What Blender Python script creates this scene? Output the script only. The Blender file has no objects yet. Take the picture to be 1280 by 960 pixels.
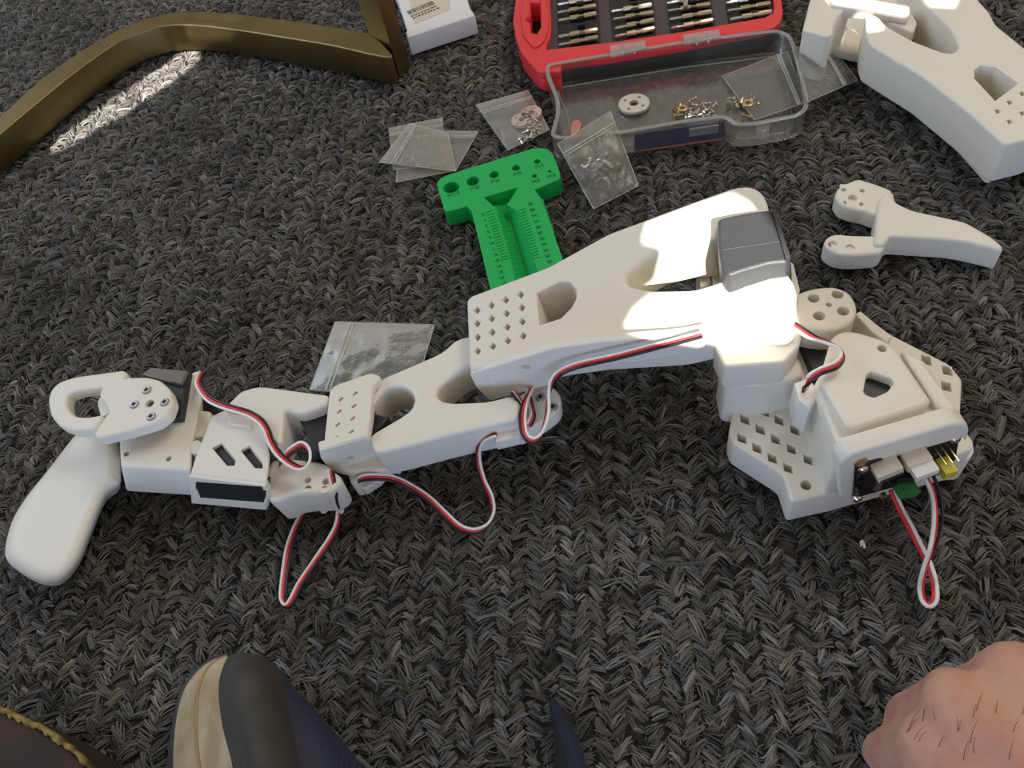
import bpy, bmesh, math, random
import numpy as np
from mathutils import Vector, Matrix, noise
from mathutils.geometry import delaunay_2d_cdt
random.seed(7); rng = np.random.default_rng(7)
SC = bpy.context.scene
COL = SC.collection
S = 0.001                      # every length below is in millimetres

# ---------------------------------------------------------------- camera
F = 1000.0                     # focal length for a 1280 px wide frame
H = 340.0                      # lens height above the carpet
TH = math.radians(54.0); RHO = math.radians(14.4)
fw = Vector((0, math.cos(TH), -math.sin(TH)))
ur = Vector((1, 0, 0)); ud = Vector((0, -math.sin(TH), -math.cos(TH)))
RT = ur*math.cos(RHO) + ud*math.sin(RHO)
DN = ud*math.cos(RHO) - ur*math.sin(RHO)
CAM = Vector((0, 0, H))
cam = bpy.data.cameras.new('camera'); cam_o = bpy.data.objects.new('camera', cam); COL.objects.link(cam_o)
cam.sensor_width = 36; cam.sensor_fit = 'HORIZONTAL'; cam.lens = F/1280*36; cam.clip_start = 0.01; cam.clip_end = 50
m = Matrix.Identity(4)
for i in range(3):
    m[i][0] = RT[i]; m[i][1] = -DN[i]; m[i][2] = -fw[i]; m[i][3] = CAM[i]*S
cam_o.matrix_world = m
SC.camera = cam_o

# ---------------------------------------------------------------- light
SC.view_settings.view_transform = 'Standard'; SC.view_settings.look = 'None'
SC.view_settings.gamma = 1; SC.view_settings.use_curve_mapping = False
SC.view_settings.exposure = -0.04
W = bpy.data.worlds.new('room_light'); SC.world = W; W.use_nodes = True
W.node_tree.nodes['Background'].inputs[0].default_value = (1.0, 0.88, 0.71, 1)
W.node_tree.nodes['Background'].inputs[1].default_value = 0.36
SUN_DIR = Vector((0.10, 0.70, -0.62)).normalized()      # the way the sunlight travels
sl = bpy.data.lights.new('sun', 'SUN'); sl.energy = 18.0; sl.angle = math.radians(0.14); sl.color = (1, 0.95, 0.86)
so = bpy.data.objects.new('sun', sl); COL.objects.link(so); so.rotation_euler = SUN_DIR.to_track_quat('-Z', 'Y').to_euler()
so.location = (0, -2, 2)
def area(name, loc, target, size, power, color):
    l = bpy.data.lights.new(name, 'AREA'); l.shape = 'RECTANGLE'; l.size = size[0]; l.size_y = size[1]; l.energy = power; l.color = color
    o = bpy.data.objects.new(name, l); COL.objects.link(o); o.location = loc
    o.rotation_euler = (Vector(target)-Vector(loc)).to_track_quat('-Z', 'Y').to_euler(); return o
area('window_light', (-0.15, -1.05, 0.24), (0, 0.3, 0.05), (1.6, 0.36), 9.5, (0.36, 0.58, 1.0))
area('warm_fill', (1.0, 0.75, 1.5), (0.15, 0.3, 0.0), (0.7, 0.7), 9.5, (1.0, 0.92, 0.80))  # warm fill light added to brighten the right side
area('far_window_light', (-1.25, 0.95, 0.95), (-0.15, 0.5, 0.0), (1.2, 0.9), 12.0, (0.55, 0.74, 1.0))

# ---------------------------------------------------------------- picking points in the room
def ray(px, py): return fw + RT*((px-640)/F) + DN*((py-480)/F)
def P(px, py, z=0.0):
    d = ray(px, py); t = (z-H)/d.z
    return CAM + d*t
class Fr:
    def __init__(s, o, X, Y): s.o = Vector(o); s.X = Vector(X).normalized(); s.N = s.X.cross(Vector(Y)).normalized(); s.Y = s.N.cross(s.X)
    def px(s, px, py):
        d = ray(px, py); t = (s.o-CAM).dot(s.N)/d.dot(s.N); q = CAM + d*t - s.o
        return (q.dot(s.X), q.dot(s.Y))
    def w(s, x, y, z=0.0): return s.o + s.X*x + s.Y*y + s.N*z
def HZ(z): return Fr((0, 0, z), (1, 0, 0), (0, 1, 0))
def F3(a, b, c):
    a, b, c = P(*a), P(*b), P(*c); f = Fr(a, b-a, c-a)
    if f.N.z < 0: f = Fr(a, b-a, a-c)
    return f
def FV(a, b, c):
    a, b, c = P(*a), P(*b), P(*c); f = Fr(a, b-a, c-a)
    if f.N.dot(CAM-a) < 0: f = Fr(a, b-a, a-c)
    return f
# ---------------------------------------------------------------- outlines
def area2(p): return sum(p[i][0]*p[(i+1) % len(p)][1]-p[(i+1) % len(p)][0]*p[i][1] for i in range(len(p)))
def rnd(pts, r, n=4):
    if r <= 0: return [tuple(p) for p in pts]
    out = []; N = len(pts)
    for i in range(N):
        a, b, c = Vector(pts[i-1]), Vector(pts[i]), Vector(pts[(i+1) % N])
        la, lc = (a-b).length, (c-b).length
        if la < 1e-6 or lc < 1e-6: continue
        k = min(r, la*0.45, lc*0.45)
        p, q = b+(a-b)*(k/la), b+(c-b)*(k/lc)
        if abs((b-a).normalized().dot((c-b).normalized())) > 0.995: out.append(tuple(b)); continue
        for j in range(n+1):
            t = j/n; out.append(tuple(p*(1-t)**2 + b*2*t*(1-t) + q*t*t))
    return out
def circ(c, r, n=16, ry=None, rot=0):
    ry = r if ry is None else ry; o = []
    for i in range(n):
        a = 2*math.pi*i/n; x, y = r*math.cos(a), ry*math.sin(a)
        o.append((c[0]+x*math.cos(rot)-y*math.sin(rot), c[1]+x*math.sin(rot)+y*math.cos(rot)))
    return o
def inset(p, d):
    N = len(p); o = []
    for i in range(N):
        a, b, c = Vector(p[i-1]), Vector(p[i]), Vector(p[(i+1) % N])
        u, v = (b-a), (c-b)
        if u.length < 1e-9: u = v
        if v.length < 1e-9: v = u
        u = u.normalized(); v = v.normalized()
        n1, n2 = Vector((-u.y, u.x)), Vector((-v.y, v.x)); n = n1+n2
        if n.length < 1e-4: n = n1
        n = n.normalized(); k = min(1/max(n.dot(n1), 0.5), 1.5)
        q = b+n*(d*k); o.append((q.x, q.y))
    return o
# ---------------------------------------------------------------- making objects
ORG = {}
def root_of(o):
    while o.parent: o = o.parent
    return o
def empty(name, org, parent=None):
    o = bpy.data.objects.new(name, None); COL.objects.link(o); o.empty_display_size = 0.01
    if parent: o.parent = parent; ORG[o.name] = ORG[root_of(parent).name]
    else: o.location = Vector(org)*S; ORG[o.name] = Vector(org)
    return o
def tag(o, label=None, cat=None, group=None, kind=None):
    if label: o['label'] = label
    if cat: o['category'] = cat
    if group: o['group'] = group
    if kind: o['kind'] = kind
    return o
def link(name, V, Fc, mat, parent=None, smooth=32, org=None):
    V = [Vector(v) for v in V]
    if parent is not None: og = ORG[root_of(parent).name]
    elif org is not None: og = Vector(org)
    else:
        xs = [v.x for v in V]; ys = [v.y for v in V]
        og = Vector(((min(xs)+max(xs))/2, (min(ys)+max(ys))/2, min(v.z for v in V)))
    me = bpy.data.meshes.new(name)
    me.from_pydata([tuple((v-og)*S) for v in V], [], Fc)
    bm = bmesh.new(); bm.from_mesh(me)
    bmesh.ops.remove_doubles(bm, verts=bm.verts, dist=1e-6)
    bmesh.ops.recalc_face_normals(bm, faces=bm.faces); bm.to_mesh(me); bm.free()
    if smooth:
        me.shade_smooth(); me.set_sharp_from_angle(angle=math.radians(smooth))
    me.materials.append(mat)
    o = bpy.data.objects.new(name, me); COL.objects.link(o)
    if parent is not None: o.parent = parent
    else: o.location = og*S; ORG[o.name] = og
    return o
class MB:
    def __init__(s): s.V = []; s.F = []
    def add(s, V, Fc):
        b = len(s.V); s.V += [Vector(v) for v in V]; s.F += [tuple(i+b for i in f) for f in Fc]; return s
    def build(s, name, mat, parent=None, smooth=32, org=None): return link(name, s.V, s.F, mat, parent, smooth, org)
def slab_geo(fr, out, holes, d, bev=0.8, hb=0.3, seg=3, draft=0.0, top=0.0, lean=None):
    """solid with the outline `out` (local mm) whose top face is at local height `top` and that goes down by d"""
    if area2(out) < 0: out = out[::-1]
    holes = [h[::-1] if area2(h) > 0 else h for h in holes]
    V = []; Fc = []; caps_t = []; caps_b = []
    for k, poly in enumerate([out]+holes):
        b = bev if k == 0 else hb
        b = min(b, d*0.49)
        rings = []
        for j in range(seg+1):
            a = math.pi/2*j/seg; rings.append((b*(1-math.sin(a)), top-d+b*(1-math.cos(a)), 1 if k == 0 else 0))
        for j in range(seg+1):
            a = math.pi/2*j/seg; rings.append((b*(1-math.cos(a)), top-b*(1-math.sin(a)), 0))
        if b <= 1e-6: rings = [(0, top-d, 1 if k == 0 else 0), (0, top, 0)]
        n = len(poly); base = len(V)
        for (ins, z, lo) in rings:
            q = inset(poly, ins+draft*lo) if ins+draft*lo != 0 else poly
            V += [fr.w(x, y, z) for x, y in q]
        for r in range(len(rings)-1):
            for i in range(n):
                a = base+r*n+i; c = base+r*n+(i+1) % n
                Fc.append((a, c, c+n, a+n))
        caps_b.append(list(range(base, base+n))); t0 = base+(len(rings)-1)*n; caps_t.append(list(range(t0, t0+n)))
    for caps in (caps_t, caps_b):
        idx = [i for c in caps for i in c]; e = []; b0 = 0
        for c in caps: e += [(b0+i, b0+(i+1) % len(c)) for i in range(len(c))]; b0 += len(c)
        q = [Vector(((V[i]-fr.o).dot(fr.X), (V[i]-fr.o).dot(fr.Y))) for i in idx]
        zc = (V[idx[0]]-fr.o).dot(fr.N)
        ov, _, of, vo, _, _ = delaunay_2d_cdt(q, e, [], 1, 1e-7)
        A_ = np.array([(v.x, v.y) for v in q]); E0 = A_[[k[0] for k in e]]; E1 = A_[[k[1] for k in e]]; dy = E1[:, 1]-E0[:, 1]; dy[dy == 0] = 1e-12
        mp = []
        for i, o_ in enumerate(vo):
            if o_: mp.append(idx[o_[0]])
            else: V.append(fr.w(ov[i].x, ov[i].y, zc)); mp.append(len(V)-1)
        for t in of:
            cx = sum(ov[i].x for i in t)/len(t); cy = sum(ov[i].y for i in t)/len(t)
            cr = ((E0[:, 1] > cy) != (E1[:, 1] > cy)) & (cx < E0[:, 0]+(cy-E0[:, 1])/dy*(E1[:, 0]-E0[:, 0]))
            if cr.sum() % 2 == 0: continue          # outside the outline or inside a hole
            t = [mp[i] for i in t]
            if len(set(t)) == len(t): Fc.append(tuple(t))
    if lean is not None:
        for i, v in enumerate(V):
            z = (v-fr.o).dot(fr.N); V[i] = v+(fr.X*lean[0]+fr.Y*lean[1])*((top-z)/d)
    return V, Fc
def slab(name, fr, out, d, mat, parent=None, holes=(), bev=0.8, hb=0.3, r=0.0, seg=3, draft=0.0, local=False, hr=0.0, top=0.0, smooth=32, mb=None, lean=None):
    if not isinstance(fr, Fr): fr = HZ(fr)
    if not local: out = [fr.px(*p) for p in out]
    hs = []
    for h in holes:
        h = list(h)
        if h and h[0] == 'L': hs.append(h[1])
        else: hs.append(rnd([fr.px(*p) for p in h], hr))
    if lean:                      # the block leans: this point of the top edge stands over that point of the bottom edge
        a = fr.px(*lean[0]); b = Fr(fr.w(0, 0, top-d), fr.X, fr.Y).px(*lean[1]); lean = (b[0]-a[0], b[1]-a[1])
    V, Fc = slab_geo(fr, rnd(out, r), hs, d, bev, hb, seg, draft, top, lean)
    if mb is not None: mb.add(V, Fc); return None
    o_ = link(name, V, Fc, mat, parent, smooth)
    for p_ in o_.data.polygons:           # the flat faces stay flat, only the rounded edges are smooth
        if abs(p_.normal.dot(fr.N)) > 0.9995: p_.use_smooth = False
    return o_
def smooth_path(pts, n=6, closed=False):
    pts = [tuple(p) for p in pts]; out = []; N = len(pts)
    for i in range(N if closed else N-1):
        g = lambda k: np.array(pts[k % N] if closed else pts[min(max(k, 0), N-1)], float)
        p0, p1, p2, p3 = g(i-1), g(i), g(i+1), g(i+2)
        for j in range(n):
            t = j/n
            out.append(tuple(0.5*((2*p1)+(-p0+p2)*t+(2*p0-5*p1+4*p2-p3)*t*t+(-p0+3*p1-3*p2+p3)*t**3)))
    if not closed: out.append(tuple(pts[-1]))
    return out
def tube_geo(path, r, n=8, cap=True):
    path = [Vector(p) for p in path]; V = []; Fc = []; N = len(path)
    rr = r if hasattr(r, '__len__') else [r]*N
    t0 = (path[1]-path[0]).normalized(); up = Vector((0, 0, 1))
    if abs(t0.dot(up)) > 0.9: up = Vector((1, 0, 0))
    u = t0.cross(up).normalized()
    for i in range(N):
        t = (path[min(i+1, N-1)]-path[max(i-1, 0)])
        if t.length < 1e-9: t = t0
        t = t.normalized(); u = (u-t*u.dot(t))
        if u.length < 1e-6: u = t.orthogonal()
        u = u.normalized(); v = t.cross(u)
        for k in range(n):
            a = 2*math.pi*k/n; V.append(path[i]+(u*math.cos(a)+v*math.sin(a))*rr[i])
    for i in range(N-1):
        for k in range(n):
            a = i*n+k; b = i*n+(k+1) % n; Fc.append((a, b, b+n, a+n))
    if cap: Fc.append(tuple(range(n-1, -1, -1))); Fc.append(tuple(range((N-1)*n, N*n)))
    return V, Fc
def grid_geo(rows):
    """rows of equal length of world points -> sheet"""
    nu, nv = len(rows), len(rows[0]); V = [p for r in rows for p in r]; Fc = []
    for i in range(nu-1):
        for j in range(nv-1):
            a = i*nv+j; Fc.append((a, a+1, a+nv+1, a+nv))
    return V, Fc
def loft(curves, nu=10, nv=6):
    """curves: lists of (px,py,z); a smooth sheet through them"""
    C3 = [[tuple(P(*q)) for q in c] for c in curves]
    C3 = [smooth_path(c, nu) for c in C3]
    cols = [smooth_path([c[i] for c in C3], nv) for i in range(len(C3[0]))]
    return grid_geo([[Vector(p) for p in c] for c in cols])
def box_geo(fr, x0, x1, y0, y1, z0, z1):
    V = [fr.w(x, y, z) for z in (z0, z1) for x, y in ((x0, y0), (x1, y0), (x1, y1), (x0, y1))]
    return V, [(3, 2, 1, 0), (4, 5, 6, 7), (0, 1, 5, 4), (1, 2, 6, 5), (2, 3, 7, 6), (3, 0, 4, 7)]
def lathe_geo(fr, prof, n=16, c=(0, 0)):
    """prof: (radius, height) pairs about the frame's normal"""
    V = []; Fc = []
    for r, z in prof:
        for k in range(n):
            a = 2*math.pi*k/n; V.append(fr.w(c[0]+r*math.cos(a), c[1]+r*math.sin(a), z))
    for i in range(len(prof)-1):
        for k in range(n):
            a = i*n+k; b = i*n+(k+1) % n; Fc.append((a, b, b+n, a+n))
    Fc.append(tuple(range(n-1, -1, -1))); Fc.append(tuple(range((len(prof)-1)*n, len(prof)*n)))
    return V, Fc
def text_geo(txt, size, fr, x, y, rot=0, depth=0.25, z=0.0):
    cu = bpy.data.curves.new('text', 'FONT'); cu.body = txt; cu.size = size; cu.extrude = depth/2; cu.align_x = 'CENTER'; cu.align_y = 'CENTER'; cu.resolution_u = 2
    o = bpy.data.objects.new('text', cu); me = bpy.data.meshes.new_from_object(o)
    c, s = math.cos(rot), math.sin(rot)
    V = [fr.w(x+v.co.x*c-v.co.y*s, y+v.co.x*s+v.co.y*c, z+v.co.z) for v in me.vertices]
    Fc = [tuple(p.vertices) for p in me.polygons]
    bpy.data.objects.remove(o); bpy.data.curves.remove(cu); bpy.data.meshes.remove(me)
    return V, Fc
# ---------------------------------------------------------------- materials
def mat(name, col, rough=0.5, metal=0.0, bump=0.0, bscale=800.0, var=0.0, vscale=60.0, col2=None, spec=0.5, sss=0.0, sheen=0.0, coat=0.0):
    M = bpy.data.materials.new(name); M.use_nodes = True; nt = M.node_tree; b = nt.nodes['Principled BSDF']
    b.inputs['Base Color'].default_value = (*col, 1); b.inputs['Roughness'].default_value = rough; b.inputs['Metallic'].default_value = metal
    b.inputs['Specular IOR Level'].default_value = spec; b.inputs['Coat Weight'].default_value = coat
    if sss: b.inputs['Subsurface Weight'].default_value = sss; b.inputs['Subsurface Radius'].default_value = (0.003, 0.0022, 0.0016); b.inputs['Subsurface Scale'].default_value = 1.0
    if sheen: b.inputs['Sheen Weight'].default_value = sheen
    tc = nt.nodes.new('ShaderNodeTexCoord')
    if var:
        n = nt.nodes.new('ShaderNodeTexNoise'); n.inputs['Scale'].default_value = vscale; n.inputs['Detail'].default_value = 5
        nt.links.new(tc.outputs['Object'], n.inputs['Vector'])
        r = nt.nodes.new('ShaderNodeValToRGB'); c2 = col2 or tuple(c*(1-var) for c in col)
        r.color_ramp.elements[0].color = (*c2, 1); r.color_ramp.elements[1].color = (*col, 1)
        r.color_ramp.elements[0].position = 0.35; r.color_ramp.elements[1].position = 0.62
        nt.links.new(n.outputs['Fac'], r.inputs['Fac']); nt.links.new(r.outputs['Color'], b.inputs['Base Color'])
    if bump:
        n = nt.nodes.new('ShaderNodeTexNoise'); n.inputs['Scale'].default_value = bscale; n.inputs['Detail'].default_value = 3
        nt.links.new(tc.outputs['Object'], n.inputs['Vector'])
        bp = nt.nodes.new('ShaderNodeBump'); bp.inputs['Strength'].default_value = bump; bp.inputs['Distance'].default_value = 0.0005
        nt.links.new(n.outputs['Fac'], bp.inputs['Height']); nt.links.new(bp.outputs['Normal'], b.inputs['Normal'])
    return M
def film(name, col, clear, haze, rough=0.28, gloss=0.10, bump=0.0, bscale=150):
    """thin clear plastic: mostly see-through, a little milky, with a sheen"""
    M = bpy.data.materials.new(name); M.use_nodes = True; nt = M.node_tree; nt.nodes.clear()
    out = nt.nodes.new('ShaderNodeOutputMaterial'); tr = nt.nodes.new('ShaderNodeBsdfTransparent'); tr.inputs[0].default_value = (*clear, 1)
    df = nt.nodes.new('ShaderNodeBsdfDiffuse'); df.inputs[0].default_value = (*col, 1)
    gl = nt.nodes.new('ShaderNodeBsdfGlossy'); gl.inputs['Roughness'].default_value = rough
    m1 = nt.nodes.new('ShaderNodeMixShader'); m1.inputs[0].default_value = haze
    m2 = nt.nodes.new('ShaderNodeMixShader'); fz = nt.nodes.new('ShaderNodeFresnel'); fz.inputs[0].default_value = 1.5
    mx = nt.nodes.new('ShaderNodeMath'); mx.operation = 'MULTIPLY_ADD'; mx.inputs[1].default_value = 0.55; mx.inputs[2].default_value = gloss
    nt.links.new(fz.outputs[0], mx.inputs[0]); nt.links.new(mx.outputs[0], m2.inputs[0])
    nt.links.new(tr.outputs[0], m1.inputs[1]); nt.links.new(df.outputs[0], m1.inputs[2]); nt.links.new(m1.outputs[0], m2.inputs[1]); nt.links.new(gl.outputs[0], m2.inputs[2])
    if bump:
        tc = nt.nodes.new('ShaderNodeTexCoord'); n = nt.nodes.new('ShaderNodeTexNoise'); n.inputs['Scale'].default_value = bscale; n.inputs['Detail'].default_value = 4
        nt.links.new(tc.outputs['Object'], n.inputs['Vector']); bp = nt.nodes.new('ShaderNodeBump'); bp.inputs['Strength'].default_value = bump; bp.inputs['Distance'].default_value = 0.002
        nt.links.new(n.outputs['Fac'], bp.inputs['Height'])
        for q in (df, gl, fz): nt.links.new(bp.outputs['Normal'], q.inputs['Normal'])
    nt.links.new(m2.outputs[0], out.inputs[0]); return M
PLA = mat('white_printed_plastic', (0.80, 0.755, 0.665), 0.48, bump=0.06, bscale=900, sss=0.05)
BLK = mat('black_servo_plastic', (0.018, 0.018, 0.020), 0.45, bump=0.15, bscale=1500)
GRY = mat('dark_grey_servo_plastic', (0.028, 0.031, 0.034), 0.5, bump=0.3, bscale=1800)
BRN = mat('brown_grey_servo_sheen', (0.16, 0.14, 0.11), 0.38)  # sheen on the black servo, put into the colour
SCREWM = mat('screw_steel', (0.40, 0.385, 0.36), 0.36, 1.0); STEEL = mat('steel', (0.75, 0.73, 0.70), 0.22, 1.0)
DARKSTEEL = mat('dark_steel', (0.10, 0.10, 0.10), 0.4, 0.8)
GOLD = mat('gold_plated', (0.80, 0.62, 0.34), 0.3, 1.0)
WIRE_W = mat('white_wire', (0.85, 0.84, 0.82), 0.35); WIRE_R = mat('red_wire', (0.74, 0.035, 0.04), 0.35); WIRE_K = mat('black_wire', (0.012, 0.012, 0.013), 0.3)
GREEN = mat('green_printed_plastic', (0.008, 0.45, 0.10), 0.42, bump=0.08, bscale=900)
RED = mat('red_plastic', (0.82, 0.055, 0.065), 0.38)
INS = mat('grey_brown_insert', (0.075, 0.062, 0.068), 0.6); SLOT = mat('black_slot', (0.014, 0.014, 0.015), 0.55)
BRASS = mat('brushed_brass', (0.28, 0.215, 0.09), 0.42, 1.0, bump=0.05, bscale=400, var=0.25, vscale=25)
LID = film('clear_lid_plastic', (0.75, 0.77, 0.76), (0.95, 0.95, 0.94), 0.045, 0.08, 0.02)
LIDR = film('clear_lid_rim', (0.85, 0.87, 0.86), (0.92, 0.93, 0.93), 0.20, 0.10, 0.08)
BAG = film('bag_film', (0.75, 0.73, 0.68), (0.95, 0.95, 0.94), 0.13, 0.30, 0.01, bump=0.6, bscale=130)
BAGF = film('flat_bag_film', (0.62, 0.64, 0.58), (0.93, 0.94, 0.92), 0.10, 0.42, 0.004, bump=0.22, bscale=110)
BAGM = film('milky_bag_film', (0.78, 0.75, 0.68), (0.94, 0.94, 0.92), 0.26, 0.32, 0.01, bump=0.6, bscale=160)
ZIP = film('bag_zip_film', (0.85, 0.84, 0.80), (0.93, 0.93, 0.92), 0.42, 0.2, 0.03)
PCB = mat('black_circuit_board', (0.010, 0.011, 0.013), 0.3); CONN = mat('beige_connector', (0.72, 0.66, 0.54), 0.45); CONW = mat('white_connector', (0.85, 0.83, 0.78), 0.4)
TGREEN = mat('green_terminal', (0.02, 0.20, 0.045), 0.4); YEL = mat('yellow_jumper', (0.62, 0.58, 0.03), 0.4)
# ================================================================ the setting
FLOORM = mat('carpet_backing', (0.020, 0.019, 0.019), 0.95)
def carpet_mat():
    M = bpy.data.materials.new('carpet_yarn'); M.use_nodes = True; nt = M.node_tree; b = nt.nodes['Principled BSDF']
    a = nt.nodes.new('ShaderNodeAttribute'); a.attribute_name = 'yarn'; nt.links.new(a.outputs['Color'], b.inputs['Base Color'])
    b.inputs['Roughness'].default_value = 0.85; b.inputs['Specular IOR Level'].default_value = 0.25; b.inputs['Sheen Weight'].default_value = 0.15
    return M
YARN = carpet_mat()
gx0, gx1, gy0, gy1 = -760, 640, -200, 1000
mb = MB(); mb.add(*box_geo(HZ(0), gx0-150, gx1+150, gy0-150, gy1+150, -9, -4.8))
fl = mb.build('floor', FLOORM, smooth=0); tag(fl, 'dark grey carpet backing under the herringbone pile', kind='structure')

def carpet_pile():
    # herringbone weave: columns of slanted yarn bundles, the slant turning over from column to column
    w, p = 7.0, 3.5; phi = math.radians(-13); c, s = math.cos(phi), math.sin(phi)
    n = 900; cx, cy = np.meshgrid(np.arange(-120, 121)*w, np.arange(-215, 216)*p)
    colid = np.rint(cx/w).astype(int)
    bx = cx + 0; by = cy + (colid % 2)*p*0.5
    X = c*bx-s*by-60; Y = s*bx+c*by+400
    sgn = np.where(colid % 2 == 0, 1, -1)
    # keep what the lens can see (with a margin for a step to the side)
    fwv = np.array(fw); D = np.stack([X, Y, np.full_like(X, -H)], -1)
    z = D@fwv; u = (D@np.array(RT))/z*F; v = (D@np.array(DN))/z*F
    k = (z > 50) & (np.abs(u) < 800) & (np.abs(v) < 600)
    X, Y, sgn = X[k], Y[k], sgn[k]; N = len(X)
    X = X+rng.normal(0, .8, N); Y = Y+rng.normal(0, .8, N)
    lowf = np.array([noise.noise((x*0.012, y*0.012, 3.3)) for x, y in zip(X, Y)])
    lowb = np.array([noise.noise((x*0.03, y*0.03, 9.1)) for x, y in zip(X, Y)])
    ang = phi + sgn*math.radians(43) + rng.normal(0, .24, N) - 0.40*np.clip((Y-200)/350, 0, 1)*np.clip((220-X)/450, 0, 1)
    L = 8.2*(1+rng.normal(0, .2, N)); Hh = (2.9*(1+rng.normal(0, .35, N))).clip(.8, 4.3); tilt = rng.normal(0, .9, N)
    base = np.clip(0.118*(1+0.32*rng.normal(0, 1, N))*(1+0.35*lowf+.25*lowb), 0.03, 0.38)
    warm = rng.normal(0, 1, N)
    tint = np.stack([1.06+0.04*warm, 1.0+0*warm, 0.92-0.05*warm], -1)
    colr = base[:, None]*tint
    V = []; Fi = []; Cc = []; off = 0
    NS, NK = 6, 5
    t = np.linspace(0, 1, NK)
    for j in range(NS):
        o = (j-(NS-1)/2)*0.50 + rng.normal(0, .2, N)
        hj = Hh*(1-0.09*(j-(NS-1)/2)**2)*(1+rng.normal(0, .12, N))
        a = ang+rng.normal(0, .10, N); ca, sa = np.cos(a), np.sin(a)
        Lj = L*(1+rng.normal(0, .1, N)); sh = rng.normal(0, .5, N); bend = rng.normal(0, .5, N)
        wd = 0.34*(1+rng.normal(0, .2, N)).clip(.5)
        rings = []
        for ti in t:
            lx = (ti-.5)*Lj+sh; ly = o+bend*(4*ti*(1-ti))*0.6
            lz = -4.7 + hj*np.sin(np.pi*np.clip(ti, 0.02, .98))**0.30 + tilt*(ti-.5)*1.4
            for k3 in range(3):
                th = np.pi/2+2*np.pi*k3/3; dy = np.cos(th)*wd*1.2; dz = np.sin(th)*wd
                rings.append(np.stack([X+lx*ca-(ly+dy)*sa, Y+lx*sa+(ly+dy)*ca, lz+dz], -1))
        R = np.stack(rings, 1)              # N, NK*3, 3
        V.append(R.reshape(-1, 3))
        f = []
        for i in range(NK-1):
            for k3 in range(3):
                q = (k3+1) % 3
                if k3 == 1: continue       # the underside is never seen
                f.append((i*3+k3, i*3+q, (i+1)*3+q, (i+1)*3+k3))
        f = np.array(f); Fi.append((np.arange(N)[:, None, None]*(NK*3)+f[None]).reshape(-1, 4)+off); off += N*NK*3
        cj = colr*(1+rng.normal(0, .26, N)).clip(.35, 1.8)[:, None]
        Cc.append(np.repeat(cj, NK*3, 0))
    # loose fuzz
    M2 = 45000; idx = rng.integers(0, N, M2); x0 = X[idx]+rng.normal(0, 3, M2); y0 = Y[idx]+rng.normal(0, 3, M2)
    a = rng.uniform(0, 2*np.pi, M2); l = rng.uniform(2, 7, M2); cv = rng.normal(0, .9, M2); R = []
    for i in range(4):
        ti = i/3; aa = a+cv*ti; xx = x0+np.cos(aa)*l*ti; yy = y0+np.sin(aa)*l*ti; zz = -1.9+rng.uniform(.3, 1.6, M2)*math.sin(math.pi*(.15+.7*ti))
        for sd in (-1, 1): R.append(np.stack([xx-np.sin(aa)*.09*sd, yy+np.cos(aa)*.09*sd, zz], -1))
    R = np.stack(R, 1); V.append(R.reshape(-1, 3)); f = np.array([(0, 2, 3, 1), (2, 4, 5, 3), (4, 6, 7, 5)])
    Fi.append((np.arange(M2)[:, None, None]*8+f[None]).reshape(-1, 4)+off)
    Cc.append(np.repeat(colr[idx]*1.35, 8, 0))
    V = np.concatenate(V)*S; Fi = np.concatenate(Fi); Cc = np.concatenate(Cc)
    me = bpy.data.meshes.new('carpet_pile'); me.vertices.add(len(V)); me.vertices.foreach_set('co', V.astype(np.float32).ravel())
    me.loops.add(Fi.size); me.loops.foreach_set('vertex_index', Fi.astype(np.int32).ravel())
    me.polygons.add(len(Fi)); me.polygons.foreach_set('loop_start', np.arange(0, Fi.size, 4, dtype=np.int32))
    me.update(calc_edges=True)
    at = me.color_attributes.new('yarn', 'FLOAT_COLOR', 'POINT'); at.data.foreach_set('color', np.concatenate([Cc, np.ones((len(Cc), 1))], 1).astype(np.float32).ravel())
    me.shade_smooth(); me.materials.append(YARN)
    o = bpy.data.objects.new('carpet_pile', me); COL.objects.link(o)
    tag(o, 'charcoal herringbone carpet pile of short fuzzy yarn loops', 'carpet', kind='stuff'); print('pile tufts', N, 'quads', len(Fi))
carpet_pile()

# unseen screen added behind the camera, its gaps shaped to cast the sun patches
MASKM = mat('sun_mask_paint', (0.75, 0.70, 0.62), 0.8)
yw = -1150.0
def sun_gap(pts):
    """outline on the added screen of the gap whose sunlight falls on the given points"""
    o = []
    for q in pts:
        p = P(*q); t = (yw-p.y)/SUN_DIR.y; h = p+SUN_DIR*t; o.append((h.x, h.z))
    return o
gaps = [
    [(782, 424, 78), (798, 395, 80), (834, 362, 80), (834, 318, 80), (806, 312, 80), (814, 281, 80), (870, 259, 82), (918, 243, 82), (940, 254, 84), (962, 285, 84), (985, 328, 80), (1003, 372, 80), (1012, 408, 70), (1001, 421, 58), (984, 434, 58), (905, 440, 58), (882, 432, 60), (872, 436, 60)],
    [(58, 196, 0), (76, 190, 0), (150, 146, 0), (205, 110, 0), (246, 78, 0), (250, 60, 0), (228, 62, 0), (200, 84, 0), (128, 130, 0), (64, 178, 0)],
    [(240, 54, 6), (294, 57, 6), (300, 38, 25), (262, 30, 25), (232, 29, 25)],
    [(244, 18, 25), (300, 22, 25), (306, 28, 25), (246, 26, 25)],
    [(1030, -8, 34), (1140, 12, 36), (1140, 22, 36), (1040, 8, 34)],
    [(1152, -12, 36), (1206, -12, 36), (1196, 13, 36), (1164, 11, 36)],
    [(1080, 12, 40), (1100, 14, 40), (1108, 40, 36), (1086, 44, 36)],
]
fw_mask = Fr((0, yw, 0), (1, 0, 0), (0, 0, 1))
xs = [q for g in gaps for q in sun_gap(g)]
print('gap range', min(q[0] for q in xs), max(q[0] for q in xs), min(q[1] for q in xs), max(q[1] for q in xs))
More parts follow.
